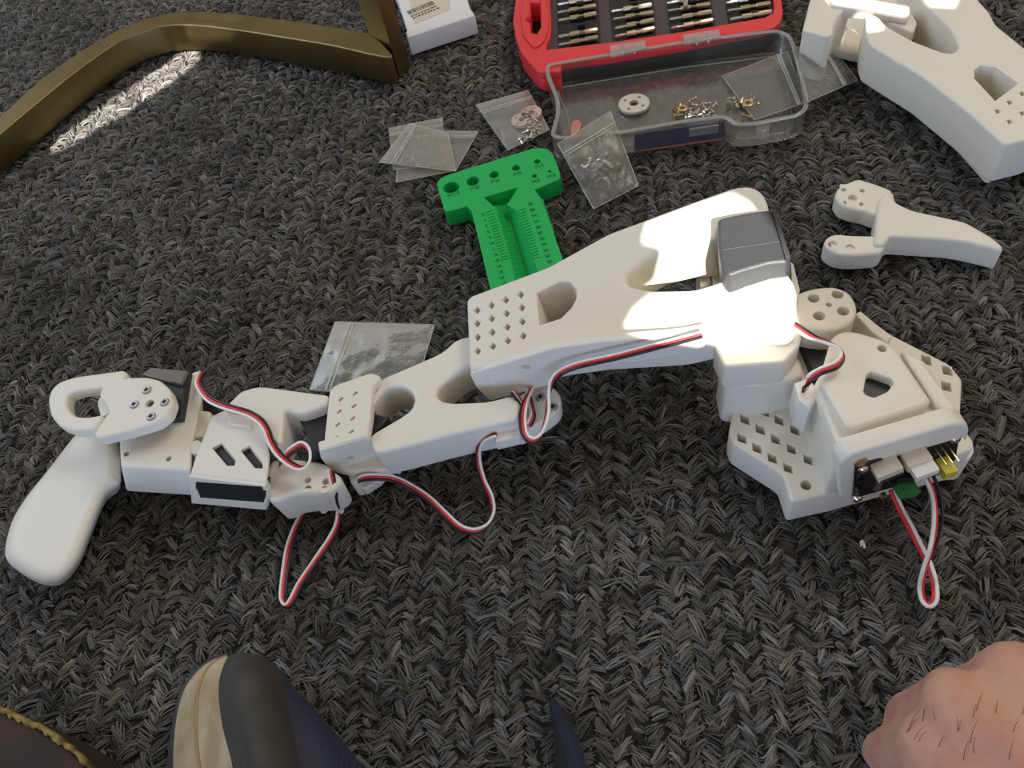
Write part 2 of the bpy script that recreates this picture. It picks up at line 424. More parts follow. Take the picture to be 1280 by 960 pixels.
V, Fc = slab_geo(fw_mask, [(-2100, -4), (2100, -4), (2100, 2600), (-2100, 2600)], [sun_gap(g) for g in gaps], 4, bev=0, hb=0)
wl = link('sun_mask', V, Fc, MASKM, smooth=0); tag(wl, 'added unseen screen behind the camera with gaps shaped to cast sun patches', kind='structure')
# ================================================================ the robot arm (one thing, joined end to end)
arm = empty('robot_arm', P(640, 520, 0))
tag(arm, 'long white printed robot arm lying across the carpet with red, black and white cables', 'robot arm')
def screw_head(fr, c, r, parent, mat_=None, name='screw', z=0.0, h=0.8):
    m_ = MB(); x, y = fr.px(*c)
    m_.add(*lathe_geo(fr, [(r*1.0, z-2.0), (r, z+h*0.35), (r*0.8, z+h), (r*0.42, z+h), (r*0.30, z+h*0.2)], 14, (x, y)))
    nf = len(m_.F)
    m_.add(*box_geo(fr, x-r*.55, x+r*.55, y-r*.14, y+r*.14, z+h*.5, z+h*1.03)); m_.add(*box_geo(fr, x-r*.14, x+r*.14, y-r*.55, y+r*.55, z+h*.5, z+h*1.03))
    o = m_.build(name, mat_ or SCREWM, parent); o.data.materials.append(BLK)
    for p_ in o.data.polygons[nf:]: p_.material_index = 1
    return o
# --- handle of the leader grip
hd = slab('handle', 27, [(94, 538), (62, 580), (31, 618), (14, 645), (6, 671), (3, 695), (20, 709), (42, 722), (60, 727), (75, 725), (87, 715), (100, 697), (112, 666), (123, 638), (135, 612), (152, 603), (153, 560), (140, 535), (118, 530)], 24, PLA, arm, lean=((100, 697), (101, 707)), bev=7, seg=7, r=6, smooth=60)
# --- bracket between handle and wrist
fb = HZ(40)
gb = slab('grip_bracket', fb, [(149, 543), (219, 518), (224, 489), (232, 472), (243, 463), (252, 463), (252, 502), (240, 557), (238, 588), (151, 583)], 21, PLA, arm, bev=1.5, r=2, lean=((149, 583), (156, 615)),
          holes=[['L', circ(fb.px(158, 567), 1.4, 12)], ['L', circ(fb.px(211, 573), 1.4, 12)]])
slab('servo_motor', 44, [(174, 470), (188, 459), (236, 463), (226, 522), (190, 526), (172, 490)], 30, BLK, arm, bev=1.0)
sv = slab('servo_top_sheen', 46.5, [(177, 468), (188, 459), (234, 463), (226, 480), (205, 476)], 2.4, BRN, arm, bev=0.6)  # reflection on the black servo's top, painted as a brown-grey sheet
# --- trigger: plate with five screws, ring with an opening
ft = HZ(54)
tg = slab('trigger_plate', ft, [(129, 480), (158, 471.5), (183, 471), (200, 475), (212, 486), (216.5, 500), (210, 517), (196, 528), (160, 539), (121, 548), (116.5, 542), (130, 522), (136, 514), (133, 506), (123, 494)], 7, PLA, arm, bev=1.3, r=1.6,
          holes=[['L', circ(ft.px(187, 504), 2.1, 14)]])
for c in ((183.7, 488), (168, 506), (206, 503), (189, 521)): screw_head(ft, c, 2.3, tg)
screw_head(ft, (187, 504), 1.9, tg, DARKSTEEL, z=-2.6)
fr_ = HZ(50)
ring = slab('trigger_ring', fr_, [(154, 462), (159, 466), (158, 474), (125, 500), (131, 520), (118, 537), (92, 539), (73, 532), (62.5, 519), (59, 500), (62.5, 487), (73, 477), (92, 470.5)], 7, PLA, arm, bev=1.6, r=3, hb=1.0, hr=3,
            holes=[[(84, 492), (100, 487), (131, 484), (138, 500), (135, 517), (108, 522), (92, 520), (83, 508)]])
# --- wrist
slab('horn_hub', 36, [(239, 517), (246, 512), (262, 514), (264, 524), (254, 545), (241, 548)], 22, PLA, arm, bev=1)
slab('horn_tab', 40, [(237, 552), (246, 549), (253, 553), (247, 567), (238, 566)], 12, PLA, arm, bev=1)
fwr = HZ(43)
wb = slab('wrist_housing', fwr, [(238, 592), (244, 572), (254, 546), (264, 520), (283, 511), (314, 519), (331, 535), (338, 569), (333.5, 604)], 22, PLA, arm, bev=1.0, r=1.5, lean=((239, 592), (242, 624)),
          holes=[[(277, 553), (265.5, 560), (284, 582), (293, 582), (295, 574)], [(312, 556.5), (301, 563), (319, 585), (328, 585.5), (329, 578)]])
slab('servo_motor', 40.5, [(246, 590), (262, 540), (320, 540), (330, 598)], 18, BLK, arm, bev=0.5)
fv = FV((239, 593, 42), (333.5, 605, 42), (241, 626, 20))
fm = slab('servo_frame', fv, [(238.5, 592.5), (333, 604), (338, 612), (335, 634.5), (241, 626)], 3.5, PLA, wb, bev=0.6, top=1.6,
          holes=[[(247, 599), (329, 605), (331, 609), (334.5, 610), (334, 617), (331, 625.5), (252, 619.5), (249, 611), (246, 607)]])
slab('servo_face', fv, [(244, 597), (333, 606), (334, 628), (247, 622)], 6, BLK, wb, bev=0.5, top=1.2)
slab('wrist_bracket', 46, [(281, 508), (300, 489), (319, 483), (331, 483), (411, 493.5), (408, 505), (394, 511), (375, 517), (355, 512), (352, 552), (346, 556), (338, 545), (330, 527), (312, 515), (290, 512)], 18, PLA, arm, bev=1.5, r=2)
slab('cable_clip', 45, [(285, 517), (313, 520), (312, 533), (284, 530)], 3, PLA, arm, bev=0.6)
fl_ = HZ(34)
wf = slab('wrist_fork', fl_, [(338, 573), (362.5, 572), (394, 575), (407.5, 579), (415, 587), (425, 594), (426, 601), (419, 610), (407, 616), (376, 617), (361, 619), (351, 625), (336, 628), (330, 600)], 22, PLA, arm, bev=2.5, seg=4, r=3,
          holes=[['L', circ(fl_.px(*c), 1.7, 12)] for c in ((384.6, 600), (384.6, 610.5), (407, 601.5), (405.6, 611.5))], draft=1.0)
slab('fork_filling', 30.5, [(378, 596), (412, 597), (412, 615), (378, 615)], 12, PLA, wf, bev=0.3)
slab('servo_motor', 39, [(373, 523), (408, 503), (486, 521), (470, 540), (440, 548), (404, 562), (384, 570), (382, 542)], 28, BLK, arm, bev=1)
# --- forearm
ff = HZ(43)
fa = slab('forearm', ff, [(462, 511), (472, 480), (478, 472), (552, 440), (568, 425), (581, 420), (640, 416), (640, 440), (600, 452), (580, 457), (556, 476), (547, 486), (546, 495), (553, 501), (567, 503), (610, 501), (640, 493), (650, 503), (650, 524), (617, 531), (585, 538), (552, 546), (500, 560), (468, 567), (459, 545), (500, 521), (513, 512), (518, 500), (516, 491), (505, 482), (480, 484)], 22, PLA, arm, bev=2.0, seg=4, r=4, draft=0.5)
fp = HZ(47)
slots = [(444, 491.5), (442.5, 507), (441, 522.5), (439, 539.5), (426, 498.5), (424, 514), (422, 530.5), (420, 547)]
sl_ = lambda c: [(c[0]-3.6, c[1]+1.2), (c[0]+1.4, c[1]-3.0), (c[0]+3.6, c[1]-1.4), (c[0]-1.4, c[1]+3.2)]
pl = slab('slotted_cover', fp, [(412, 488), (418, 481.5), (464, 465.5), (476, 470), (472, 477), (466, 482), (463, 520), (459, 545), (404, 560)], 6, PLA, arm, bev=0.8, r=2, holes=[sl_(c) for c in slots])
slab('cover_lining', 42.5, [(416, 486), (464, 470), (460, 540), (408, 555)], 3, PLA, pl, bev=0.3)
fk = FV((399, 563, 46), (459, 545.5, 46), (413, 586, 26))
sk = slab('cover_skirt', fk, [(399, 562), (460, 545), (471, 566), (503, 585.5), (480, 591), (434, 593), (412, 585.5), (401, 572)], 5, PLA, arm, bev=0.8, r=1, top=0.8, holes=[['L', circ(fk.px(437.5, 571), 1.7, 12)]])
slab('skirt_lining', fk, [(425, 566), (450, 560), (455, 576), (425, 580)], 1.5, PLA, sk, bev=0.2, top=-2.5)
slab('skirt_wall', 26, [(406, 563), (459, 547), (470, 566), (500, 584), (478, 588), (440, 590), (413, 584)], 6, PLA, arm, bev=1.5, r=1.5)
slab('cable_peg', 20, [(434, 592), (437, 585), (450, 585), (452, 590), (446, 603), (438, 604)], 14, PLA, arm, bev=1.5, r=2)
slab('horn_edge', 14, [(444, 606), (452, 598), (480, 592), (474, 600), (455, 612)], 6, PLA, arm, bev=1)
slab('cable_clip', 36, [(616, 534), (642, 524), (649, 528), (649, 545), (619, 552)], 8, PLA, arm, bev=1.2)
fh = HZ(34)
eh = slab('elbow_horn', fh, [(640, 500), (667, 482), (682, 479.5), (695, 485), (702, 497), (700, 510), (694, 517), (680, 527), (660, 539), (645, 545)], 10, PLA, arm, bev=1.5, r=3)
for c in ((675.5, 497), (691, 509)): screw_head(fh, c, 2.4, eh)
# --- upper arm
fu = F3((583, 400, 54), (990, 372, 80), (940, 245, 80))
dia = lambda c, w=4.1, h=4.4: [(c[0]-w, c[1]+.8), (c[0]-.6, c[1]-h), (c[0]+w, c[1]-.8), (c[0]+.6, c[1]+h)]
dd = [(105, 228), (105, 294), (107, 363), (107, 432), (176, 203), (178, 269), (180, 338), (183, 408), (248, 177), (252, 244), (255, 312), (258, 381), (323, 150), (328, 215), (331, 285), (335, 356)]
ua = slab('upper_arm', fu, [(582.5, 375), (588, 369), (685, 332.5), (760, 291), (806, 274), (870, 250), (918, 233), (938, 231.5), (950, 237), (958, 248), (961, 262), (958, 274), (918, 272), (897, 281), (894, 300), (856, 304), (826, 311), (800, 326), (780, 346), (784, 356), (810, 362.5), (868, 361.5), (902, 350.5), (929, 341), (957, 333), (975, 334), (987, 344), (994, 357), (995, 376), (990, 389), (979, 396), (905, 402), (850, 416), (745, 424), (690, 432), (586, 464)], 27, PLA, arm, bev=2.2, seg=5, r=4, draft=0.8, hb=1.0,
          holes=[[(671, 366), (700, 352), (712, 352), (720, 361), (720, 372), (714, 384), (701, 397), (674, 406)]] + [dia((x/4+570, y/4+330)) for x, y in dd])
slab('lattice_lining', fu, [(596, 385), (668, 358), (668, 420), (598, 446)], 3, PLA, ua, bev=0.3, top=-5.5)
# near side wall of the upper arm
fs = FV((586, 465, 52), (870, 413, 76), (612, 500, 27))
sw_ = slab('side_wall', fs, [(587, 466), (690, 434), (745, 426), (850, 417), (882, 411), (882, 433), (852, 441), (820, 448), (770, 454), (725, 459), (700, 467), (687, 480), (613, 500), (596, 484)], 4, PLA, ua, bev=0.8, r=2, top=0.8,
     holes=[['L', circ(fs.px(606, 473), 1.8, 12)], ['L', circ(fs.px(657.5, 457), 2.0, 12)]])
slab('hole_lining', fs, [(598, 475), (664, 455), (664, 463), (602, 481)], 1.5, PLA, sw_, bev=0.2, top=-1.5)
# shoulder servo held in the fork
fmv = F3((895, 290, 88), (985, 320, 90), (940, 262, 90))
sm = slab('servo_motor', fmv, [(897, 274), (904, 271), (940, 264), (961, 261.5), (967, 264), (976, 290), (986, 322), (984, 327), (962, 329), (930, 338), (910, 345), (902, 335), (897, 306)], 42, GRY, arm, bev=1.6, seg=3, r=2)
x0, y0 = fmv.px(903, 312); x1, y1 = fmv.px(978, 301)
mb = MB(); mb.add(*tube_geo([fmv.w(x0, y0, 0.0), fmv.w(x1, y1, 0.0)], 0.28, 6)); mb.build('seam', BLK, sm)
slab('servo_side_strip', fmv, [(964, 263), (970, 263), (988, 322), (982, 326)], 14, GRY, sm, bev=0.6, top=1.2)
for pc in ([(872, 325), (881, 320), (890, 352), (884, 358), (876, 358)], [(884, 318), (897, 312), (904, 352), (892, 356), (886, 330)]):
    slab('holder_post', 46, pc, 34, PLA, arm, bev=1, r=1)
slab('holder_plate', 70, [(988, 326), (992, 330), (1000, 362), (996, 372), (990, 370)], 40, PLA, arm, bev=0.6)
# --- shoulder
fsb = HZ(58)
sb = slab('shoulder_bracket', fsb, [(893, 432), (897, 408), (990, 396), (1003, 415), (1000, 431), (982, 453), (906, 459)], 16, PLA, arm, bev=1.4, r=2)
A, B = P(899, 452, 50), P(984, 450, 50); 
x, y = fsb.px(929, 443)
slab('shoulder_block', 44, [(899, 446), (980, 440), (1000, 445), (1006, 470), (960, 482), (906, 480)], 32, PLA, arm, bev=2, r=3)
slab('shoulder_gusset', F3((955, 475, 40), (995, 440, 44), (985, 505, 20)), [(955, 470), (996, 436), (1004, 470), (985, 503), (950, 508)], 10, PLA, arm, bev=1.5, r=2)
slab('shoulder_wedge', 40, [(990, 442), (1003, 431), (1018, 462), (1012, 478), (996, 476)], 26, PLA, arm, bev=1)
slab('servo_motor', 44, [(999, 427), (1036, 425), (1030, 462), (1014, 462)], 26, BLK, arm, bev=0.8)
fhd = HZ(58)
hdk = slab('shoulder_horn', fhd, [(993, 366), (1020, 358.5), (1043, 357), (1062, 364), (1072, 381), (1070, 397), (1058, 409), (1036, 414), (1012, 411), (990, 404)], 15, PLA, arm, bev=2, seg=4, r=5,
           holes=[['L', circ(fhd.px(*c), 2.5, 16)] for c in ((1017, 372.5), (1047, 367.5), (1024, 394.5), (1054, 388.5))]+[['L', circ(fhd.px(1036, 380.5), 1.25, 12)]])
slab('horn_lining', 51, [(1008, 366), (1045, 360), (1062, 384), (1030, 404)], 7, PLA, hdk, bev=0.3)
slab('cable_socket', 52, [(993, 478), (1010, 472), (1022, 484), (1022, 497), (1012, 510), (999, 500)], 20, CONW, arm, bev=1)
# --- base plate, housing, lid
fbp = HZ(21)
c6 = lambda x, y: (x/3+880, y/3+340)
lat = [(152, 552), (210, 590), (268, 627), (328, 663), (390, 703), (141, 623), (198, 660), (256, 698), (315, 735), (281, 555), (340, 592), (397, 628), (225, 522), (350, 515)]
sq = lambda c: [c6(c[0]-18, c[1]-22), c6(c[0]+16, c[1]-8), c6(c[0]+20, c[1]+22), c6(c[0]-14, c[1]+10)]
bp = slab('base_plate', fbp, [(917, 509), (911, 540), (916, 554), (978, 593), (989, 628), (1047, 615), (1100, 600), (1195, 575), (1213, 574), (1219, 562), (1216, 552), (1200, 530), (1203, 474), (1187, 455), (1113, 417), (1094, 403), (1080, 392), (1060, 420), (1000, 470), (960, 490)], 19, PLA, arm, bev=1.3, r=2,
          holes=[sq(c) for c in lat]+[['L', circ(fbp.px(1008, 606), 2.4, 14)]]+[[(c[0]-7, c[1]-7), (c[0]+5, c[1]-4), (c[0]+7, c[1]+7), (c[0]-5, c[1]+4)] for c in ((1158, 450), (1184, 463), (1183, 483))])
slab('plate_lining', 8, [(925, 515), (1010, 500), (1045, 600), (1005, 622), (985, 590), (925, 555)], 5, PLA, bp, bev=0.3)
slab('link_strut', 36, [(1068, 392), (1076, 388), (1095, 404), (1116, 420), (1108, 428), (1090, 416)], 12, PLA, arm, bev=1)
fbx = HZ(56)
bx = slab('base_housing', fbx, [(1018, 480), (1040, 440), (1060, 425), (1137, 442), (1157, 450), (1198, 516), (1203, 522), (1190, 532), (1054, 566), (1049, 564)], 37, PLA, arm, bev=1.8, r=2)
fld = HZ(61)
lid_ = slab('housing_lid', fld, [(1040, 420), (1053, 412.5), (1072, 413.5), (1109, 425), (1122, 437), (1165, 500), (1160, 507), (1068, 537), (1058, 534), (1024, 474), (1032, 447)], 7, PLA, arm, bev=2.0, seg=4, r=4,
            holes=[[(1083, 468), (1089, 463.5), (1115, 473), (1118, 478), (1110, 489), (1093, 497), (1079, 492)], ['L', circ(fld.px(1103, 435), 1.8, 14)]], hb=0.6, hr=1.2)
mb = MB(); x, y = HZ(56.2).px(1098, 483); mb.add(*lathe_geo(HZ(56.2), [(6.5, -0.6), (6.5, 0)], 20, (x, y))); mb.build('servo_motor', BLK, arm)
slab('tray_edge', 60, [(1136, 441), (1150, 446), (1200, 515), (1193, 520), (1171, 507), (1126, 437)], 5, PLA, arm, bev=1.2, r=2)
fq = FV((1067, 580, 53), (1199, 541, 53), (1066, 622, 23))
ff_ = FV((1047, 572, 57), (1207, 531, 57), (1048, 618, 22))
fg = slab('board_frame', ff_, [(1046, 572), (1060, 561), (1192, 522), (1206, 524), (1208, 534), (1203, 545), (1198, 541), (1068, 580), (1065, 622), (1048, 619)], 8, PLA, arm, bev=1.2, r=4, top=2.5)
bd = slab('circuit_board', fq, [(1068, 580), (1199, 541), (1194, 572), (1182, 590), (1066, 622)], 1.6, PCB, arm, bev=0.15, top=0.5)
slab('corner_block', 32, [(1199, 538), (1206, 537), (1218, 552), (1216, 562), (1190, 571)], 14, PLA, arm, bev=1.2, r=2)
def conn(name, a, b, d, h, m_, base=0.5):
    xa, ya = fq.px(*a); xb, yb = fq.px(*b); L_ = math.hypot(xb-xa, yb-ya); ex = Vector(((xb-xa)/L_, (yb-ya)/L_)); ey = Vector((ex.y, -ex.x))
    dn = Vector(fq.px(a[0], a[1]+10))-Vector((xa, ya))
    if ey.dot(dn) < 0: ey = -ey
    o_ = Vector((xa, ya)); q = [o_, o_+ex*L_, o_+ex*L_+ey*h, o_+ey*h]
    V, Fc = slab_geo(fq, [tuple(p) for p in q], [], d, min(.35, h*.2), 0, 2, top=base+d); return link(name, V, Fc, m_, bd)
c1 = conn('cable_connector', (1086, 579.5), (1117.5, 566), 6.5, 5.0, CONN)
conn('connector_mouth', (1089, 583), (1117, 571.5), 0.5, 2.4, DARKSTEEL, 6.6)
c2 = conn('cable_connector', (1124, 565.5), (1154, 554.5), 6.5, 5.0, CONN)
conn('cable_plug', (1126, 567), (1154, 556.5), 11.0, 3.8, CONW, 0.5)
conn('terminal_block', (1113, 588), (1134, 585), 5.0, 4.0, PCB)
conn('screw_terminal', (1114, 590), (1134, 588), 10, 4.0, TGREEN)
jm = conn('jumper_cap', (1164, 566), (1179.5, 561.5), 7.5, 4.2, YEL, 3.0)
for k in (0, 1, 2):
    x0_, y0_ = fq.px(1167.5+7.8*k, 559-2.1*k); mb = MB(); mb.add(*tube_geo([fq.w(x0_, y0_, .4), fq.w(x0_, y0_, 8.5)], 0.34, 6)); mb.build('header_pin', GOLD, bd)
for i, c in enumerate(((1077, 583), (1192, 546), (1070, 620), (1183, 580))):
    xx, yy = fq.px(*c); mb = MB(); mb.add(*lathe_geo(fq, [(2.1, 0.4), (2.1, 1.6), (1.5, 2.3), (0.7, 2.3), (0.6, 1.8)], 14, (xx, yy))); mb.build('screw', STEEL, bd)
    if i < 2:
        xx, yy = fq.px(c[0]-2, c[1]-7); mb = MB(); mb.add(*lathe_geo(fq, [(3.0, -3), (3.0, 0.9)], 6, (xx, yy))); mb.build('standoff', GOLD, bd)
mb = MB(); r2 = random.Random(3)
for i in range(40):
    t_ = r2.random(); e_ = r2.uniform(2, 26); xx, yy = fq.px(1072+118*t_, 584-36*t_+e_); ww = r2.uniform(.3, .8); mb.add(*box_geo(fq, xx, xx+ww, yy, yy+ww*.6, 0.5, 0.9))
for i in range(10):
    xx, yy = fq.px(1071-.3*i, 590+2.9*i); mb.add(*box_geo(fq, xx, xx+1.2, yy, yy+.5, 0.5, .8)); xx, yy = fq.px(1075+1.0*i, 581-.3*i)
tag(mb.build('solder_pads', STEEL, bd), kind='stuff')
xx, yy = fq.px(1096, 603); mb = MB(); mb.add(*box_geo(fq, xx-1.2, xx+1.4, yy-4, yy+5, .5, 1.6)); mb.build('chip', mat('brown_component', (0.14, 0.12, 0.09), .4), bd)
xx, yy = fq.px(1102, 616); mb = MB(); mb.add(*lathe_geo(fq, [(1.5, .5), (1.5, 2.2), (.8, 2.2), (.7, 1.6)], 12, (xx, yy))); mb.build('terminal_screw', GOLD, bd)
for k_, (a_, z_) in enumerate((((1071, 606), 2.2), ((1074, 598), 1.2))):
    xx, yy = fq.px(*a_); mb = MB(); mb.add(*box_geo(fq, xx-1, xx+1, yy-1, yy+1, .5, .5+z_)); mb.build('component', PCB, bd)

# --- cables: ribbons of three wires; each point is (px, py, height, spread)
def cable(pts, order='WRK', gap=1.25, r=0.66, n=6):
    e = empty('cable', (0, 0, 0), arm)
    W_ = [(*P(q[0], q[1], q[2]), q[3]) for q in pts]; W_ = smooth_path(W_, n)
    C3 = [Vector(q[:3]) for q in W_]; N = len(C3)
    for k, ch in enumerate(order):
        path = []
        for i in range(N):
            t = C3[min(i+1, N-1)]-C3[max(i-1, 0)]; t.z = 0
            nrm = Vector((t.y, -t.x, 0)).normalized() if t.length > 1e-6 else Vector((1, 0, 0))
            o = max(-1, min(1, W_[i][3])); kk = k-(len(order)-1)/2
            path.append(C3[i]+nrm*(kk*gap*o)+Vector((0, 0, kk*gap*math.sqrt(max(0, 1-o*o)))))
        w_ = MB(); w_.add(*tube_geo(path, r, 8)); ob = w_.build('wire', {'W': WIRE_W, 'R': WIRE_R, 'K': WIRE_K}[ch], e, smooth=60)
        ob['label'] = {'W': 'white wire', 'R': 'red wire', 'K': 'black wire'}[ch]
    return e
# spread > 0: first wire on the left of the travel direction seen from above is 'order' end; negative flips
cable([(252, 466, 42, .5), (248, 478, 48, .9), (253, 489, 48, 1), (262, 499, 48, 1), (276, 506, 49, 1), (295, 512, 50, 1), (311, 517, 50, 1), (325, 526, 50, 1), (333, 537, 49, .9), (338, 551, 47, .9), (347, 566, 46, .9), (360, 578, 45, .9), (374, 585, 44, .9), (384, 582, 43, .6), (388, 572, 43, .3), (385, 562, 44, .6), (377, 556, 45, .8), (367, 561, 44, .8), (356, 571, 42, .8), (350, 578, 36, .8)], 'KRW')
cable([(385.5, 612, 16, .2), (380, 638, 6, .5), (369, 662, 4, .8), (361, 686, 3, .9), (355.5, 720, 3, 1), (353.5, 744, 3, 1), (357, 757, 4, 0), (364, 752, 4, -.9), (375, 730, 4, -1), (394, 702, 5, -1), (412, 676, 7, -.8), (421, 657, 9, -.4), (423, 638, 14, -.3), (418, 615, 30, -.6), (413, 588, 38, -.8)], 'KRW')
cable([(448, 600, 22, -.4), (453, 597.5, 24, -.6), (467, 596, 24, -.7), (490, 598, 20, -.9), (509, 606, 14, -1), (534, 622, 8, -1), (556, 643, 5, -1), (574, 659, 4, -.9), (593, 664, 4, -.5), (609, 656, 5, .2), (616, 640, 7, .6), (613, 621, 10, .8), (605, 603, 14, .7), (599, 582, 20, .7), (598, 564, 27, .8), (605, 550, 33, .8), (620, 544, 37, .8)], 'KRW')
cable([(666, 484, 38, -.6), (657, 502, 42, -.9), (653, 522, 44, -1), (656, 543, 45, -.9), (666, 551, 46, -.5), (677, 542, 46, .3), (684, 518, 48, .6), (685.5, 496, 50, .3), (690, 478, 54, -.5), (702, 465, 60, -1), (725, 456, 64, -1), (770, 446, 69, -1), (820, 433, 74, -1), (878, 418, 80, -1)], 'KRW')
cable([(660, 488, 34, .5), (663, 505, 36, .6), (666, 519, 37, .6), (661, 531, 37, .5)], 'KRW')
cable([(641, 490, 46, .8), (650, 502, 40, .8), (658, 512, 36, .8)], 'RWK')
cable([(976, 396, 66, .9), (993, 407, 68, 1), (1013, 420, 69, 1), (1033, 428, 68, .8), (1048, 435, 67, .6), (1053, 446, 66, .5), (1044, 457, 66, .8), (1024, 465, 64, 1), (1011, 475, 61, .8), (1006, 488, 53, .5)], 'KRW')
cable([(920, 412, 61, .5), (948, 411, 61, .6), (962, 412, 62, .6), (968, 418, 62, .5), (958, 422, 61, .6)], 'WR')
cable([(1148, 583, 40, .9), (1156, 596, 36, .9), (1164, 612, 31, .9), (1168, 632, 25, .7), (1168, 658, 21, .6), (1163, 687, 17, .5), (1155, 713, 11, .6), (1151, 734, 5, .8), (1154, 751, 3, .8), (1162, 757, 4, .8), (1169, 749, 5, .7), (1168, 728, 5, .6), (1162, 707, 5, .5), (1152, 687, 7, .7), (1139, 661, 12, .9), (1126, 637, 18, 1), (1115, 612, 24, 1)], 'RW', gap=1.6, r=0.85)
cable([(1158, 582, 40, 1), (1168, 598, 34, 1), (1176, 620, 27, 1), (1178, 645, 20, 1), (1173, 672, 12, 1), (1164, 700, 5, 1)], 'K', gap=1, r=0.7)
# ================================================================ green thread gauge
def thing(name, label, cat, org, group=None): return tag(empty(name, org), label, cat, group)
gg = thing('thread_gauge', 'green plastic T-shaped thread gauge with round holes, partly under the robot arm', 'gauge', P(635, 260, 0))
fg1 = HZ(12.5)
hl = [((564, 234), 5.1), ((591, 226), 4.1), ((617.6, 218), 3.1), ((645, 209.6), 2.6), ((671.5, 201.6), 2.1), ((668, 219.7), 1.6), ((687, 214), 1.1)]
slab('gauge_head', fg1, [(545.6, 229), (549, 224), (556, 219.5), (667, 185), (683, 185), (691, 191.5), (700, 214.5), (701, 223), (667, 237.5), (650, 233), (602, 247.5), (580.5, 259), (556, 265)], 12, GREEN, gg, bev=0.5, r=3,
     holes=[['L', circ(fg1.px(*c), r_, 18)] for c, r_ in hl])
slab('gauge_stem', HZ(12.35), [(578, 254), (601, 243), (617, 257.5), (621, 262), (642, 337), (656, 392), (624, 400), (612.5, 359), (589.5, 263)], 12, GREEN, gg, bev=0.3)
slab('gauge_stem', HZ(12.35), [(648, 232.5), (668, 236), (677, 249), (703, 322), (722, 374), (688, 392), (669, 331), (647.5, 264), (634, 256)], 12, GREEN, gg, bev=0.3)
slab('groove_floor', 3.5, [(600, 249), (650, 236), (690, 380), (650, 395)], 3, GREEN, gg, bev=0.2)
mb = MB(); nst = 40
for i in range(nst):
    t0, t1 = i/nst, (i+0.94)/nst; up = 0.55 if i % 2 else 0.0
    def at(a, b, t): return (a[0]+(b[0]-a[0])*t, a[1]+(b[1]-a[1])*t)
    for (ca, cb, va, vb) in (((617, 257), (655, 390), (630, 257.5), (669, 386)), ((647.5, 262), (687, 390), (633, 257), (671, 385))):
        V = []
        for dz in (0, -4):
            for t in (t0, t1): V.append(P(*at(ca, cb, t), 12.2+up+dz))
            for t in (t1, t0): V.append(P(*at(va, vb, t), 4.2+up*.4+dz))
        mb.add(V, [(0, 1, 2, 3), (7, 6, 5, 4), (0, 4, 5, 1), (1, 5, 6, 2), (2, 6, 7, 3), (3, 7, 4, 0)])
tag(mb.build('groove_steps', GREEN, gg, smooth=0), kind='stuff')
mb = MB(); mb2 = MB()
hx = Vector(fg1.px(668, 185))-Vector(fg1.px(555, 220)); hrot = math.atan2(hx.y, hx.x)
for tx, c, sz in (('M10', (567, 243), 4.6), ('M8', (593.5, 235), 4.6), ('M6', (619, 226), 4.6), ('M5', (647, 217), 4.6), ('M4', (674, 208), 4.6), ('M3', (670, 226.5), 4.4), ('M2', (689, 220), 4.4)):
    mb.add(*text_geo(tx, sz, fg1, *fg1.px(*c), hrot, 0.5, 0.1))
GLET = mat('shaded_green_lettering', (0.006, 0.30, 0.07), 0.5)  # darker green paints in the shade of recessed letters
sd = Vector(fg1.px(642, 337))-Vector(fg1.px(621, 262))
for k in range(16):
    t = k/15
    mb.add(*text_geo(str(5+k), 2.9, fg1, *fg1.px(604+32*t, 268+108*t), hrot, 0.5, 0.1))
    mb.add(*text_geo(str(20+k*2), 2.9, fg1, *fg1.px(663+36*t, 255+108*t), hrot, 0.5, 0.1))
tag(mb.build('lettering', GLET, gg, smooth=0), kind='stuff')
dirx = Vector((math.cos(hrot), math.sin(hrot)))
for k in range(18):
    t = k/33
    for a, ln in (((612+36*t, 264+116*t), 4.0), ((652+36*t, 262+116*t), 4.0)):
        x, y = fg1.px(*a); f_ = Fr(fg1.w(x, y, 0), (dirx.x, dirx.y, 0), (-dirx.y, dirx.x, 0)); mb2.add(*box_geo(f_, -ln/2, ln/2, -.25, .25, -.2, .3))
    x, y = fg1.px(677+27*t, 249+78*t); f_ = Fr(fg1.w(x, y, 0), (dirx.x, dirx.y, 0), (-dirx.y, dirx.x, 0)); mb2.add(*box_geo(f_, -.8, .9, -.5, .5, -11, -.6))
tag(mb2.build('tick_marks', GREEN, gg, smooth=0), kind='stuff')

# ================================================================ red bit case with its clear lid
bc = thing('bit_case', 'red plastic screwdriver bit case lying open with a clear lid', 'tool case', P(820, 100, 0))
frim = HZ(17)
slab('case_tray', frim, [(652, -70), (643, 10), (641, 26), (644, 45), (651, 65), (671, 88), (680, 91), (701, 89), (702, 79.5), (760, 72), (850, 57), (947, 38.5), (966, 35), (976, 27), (979, 14), (977, 0), (966, -110)], 5.5, RED, bc, bev=1.0, r=3,
     holes=[[(683, 62), (760, 53), (853, 39.5), (956, 21.5), (966, 16), (968, 8), (958, -95), (693, -58), (687, 0), (689, 28), (688, 45), (683, 54)], [(663, 3), (675, 3), (676, 34), (671, 42), (664, 41), (663, 29), (658, 25), (663, 20)]], hb=0.8)
LX = lambda l: [frim.px(*p) for p in l]
slab('handle_end', HZ(11.8), LX([(655, -30), (644, 10), (642, 26), (645, 45), (652, 65), (671.5, 87.5), (680, 90.5), (700.5, 88.5), (700, 62), (684, 62), (688, 45), (689, 28), (687, 0), (690, -30)]), 10, RED, bc, local=True, bev=.5, r=2, holes=[['L', LX([(663, 3), (675, 3), (676, 34), (671, 42), (664, 41), (663, 29), (658, 25), (663, 20)])]])
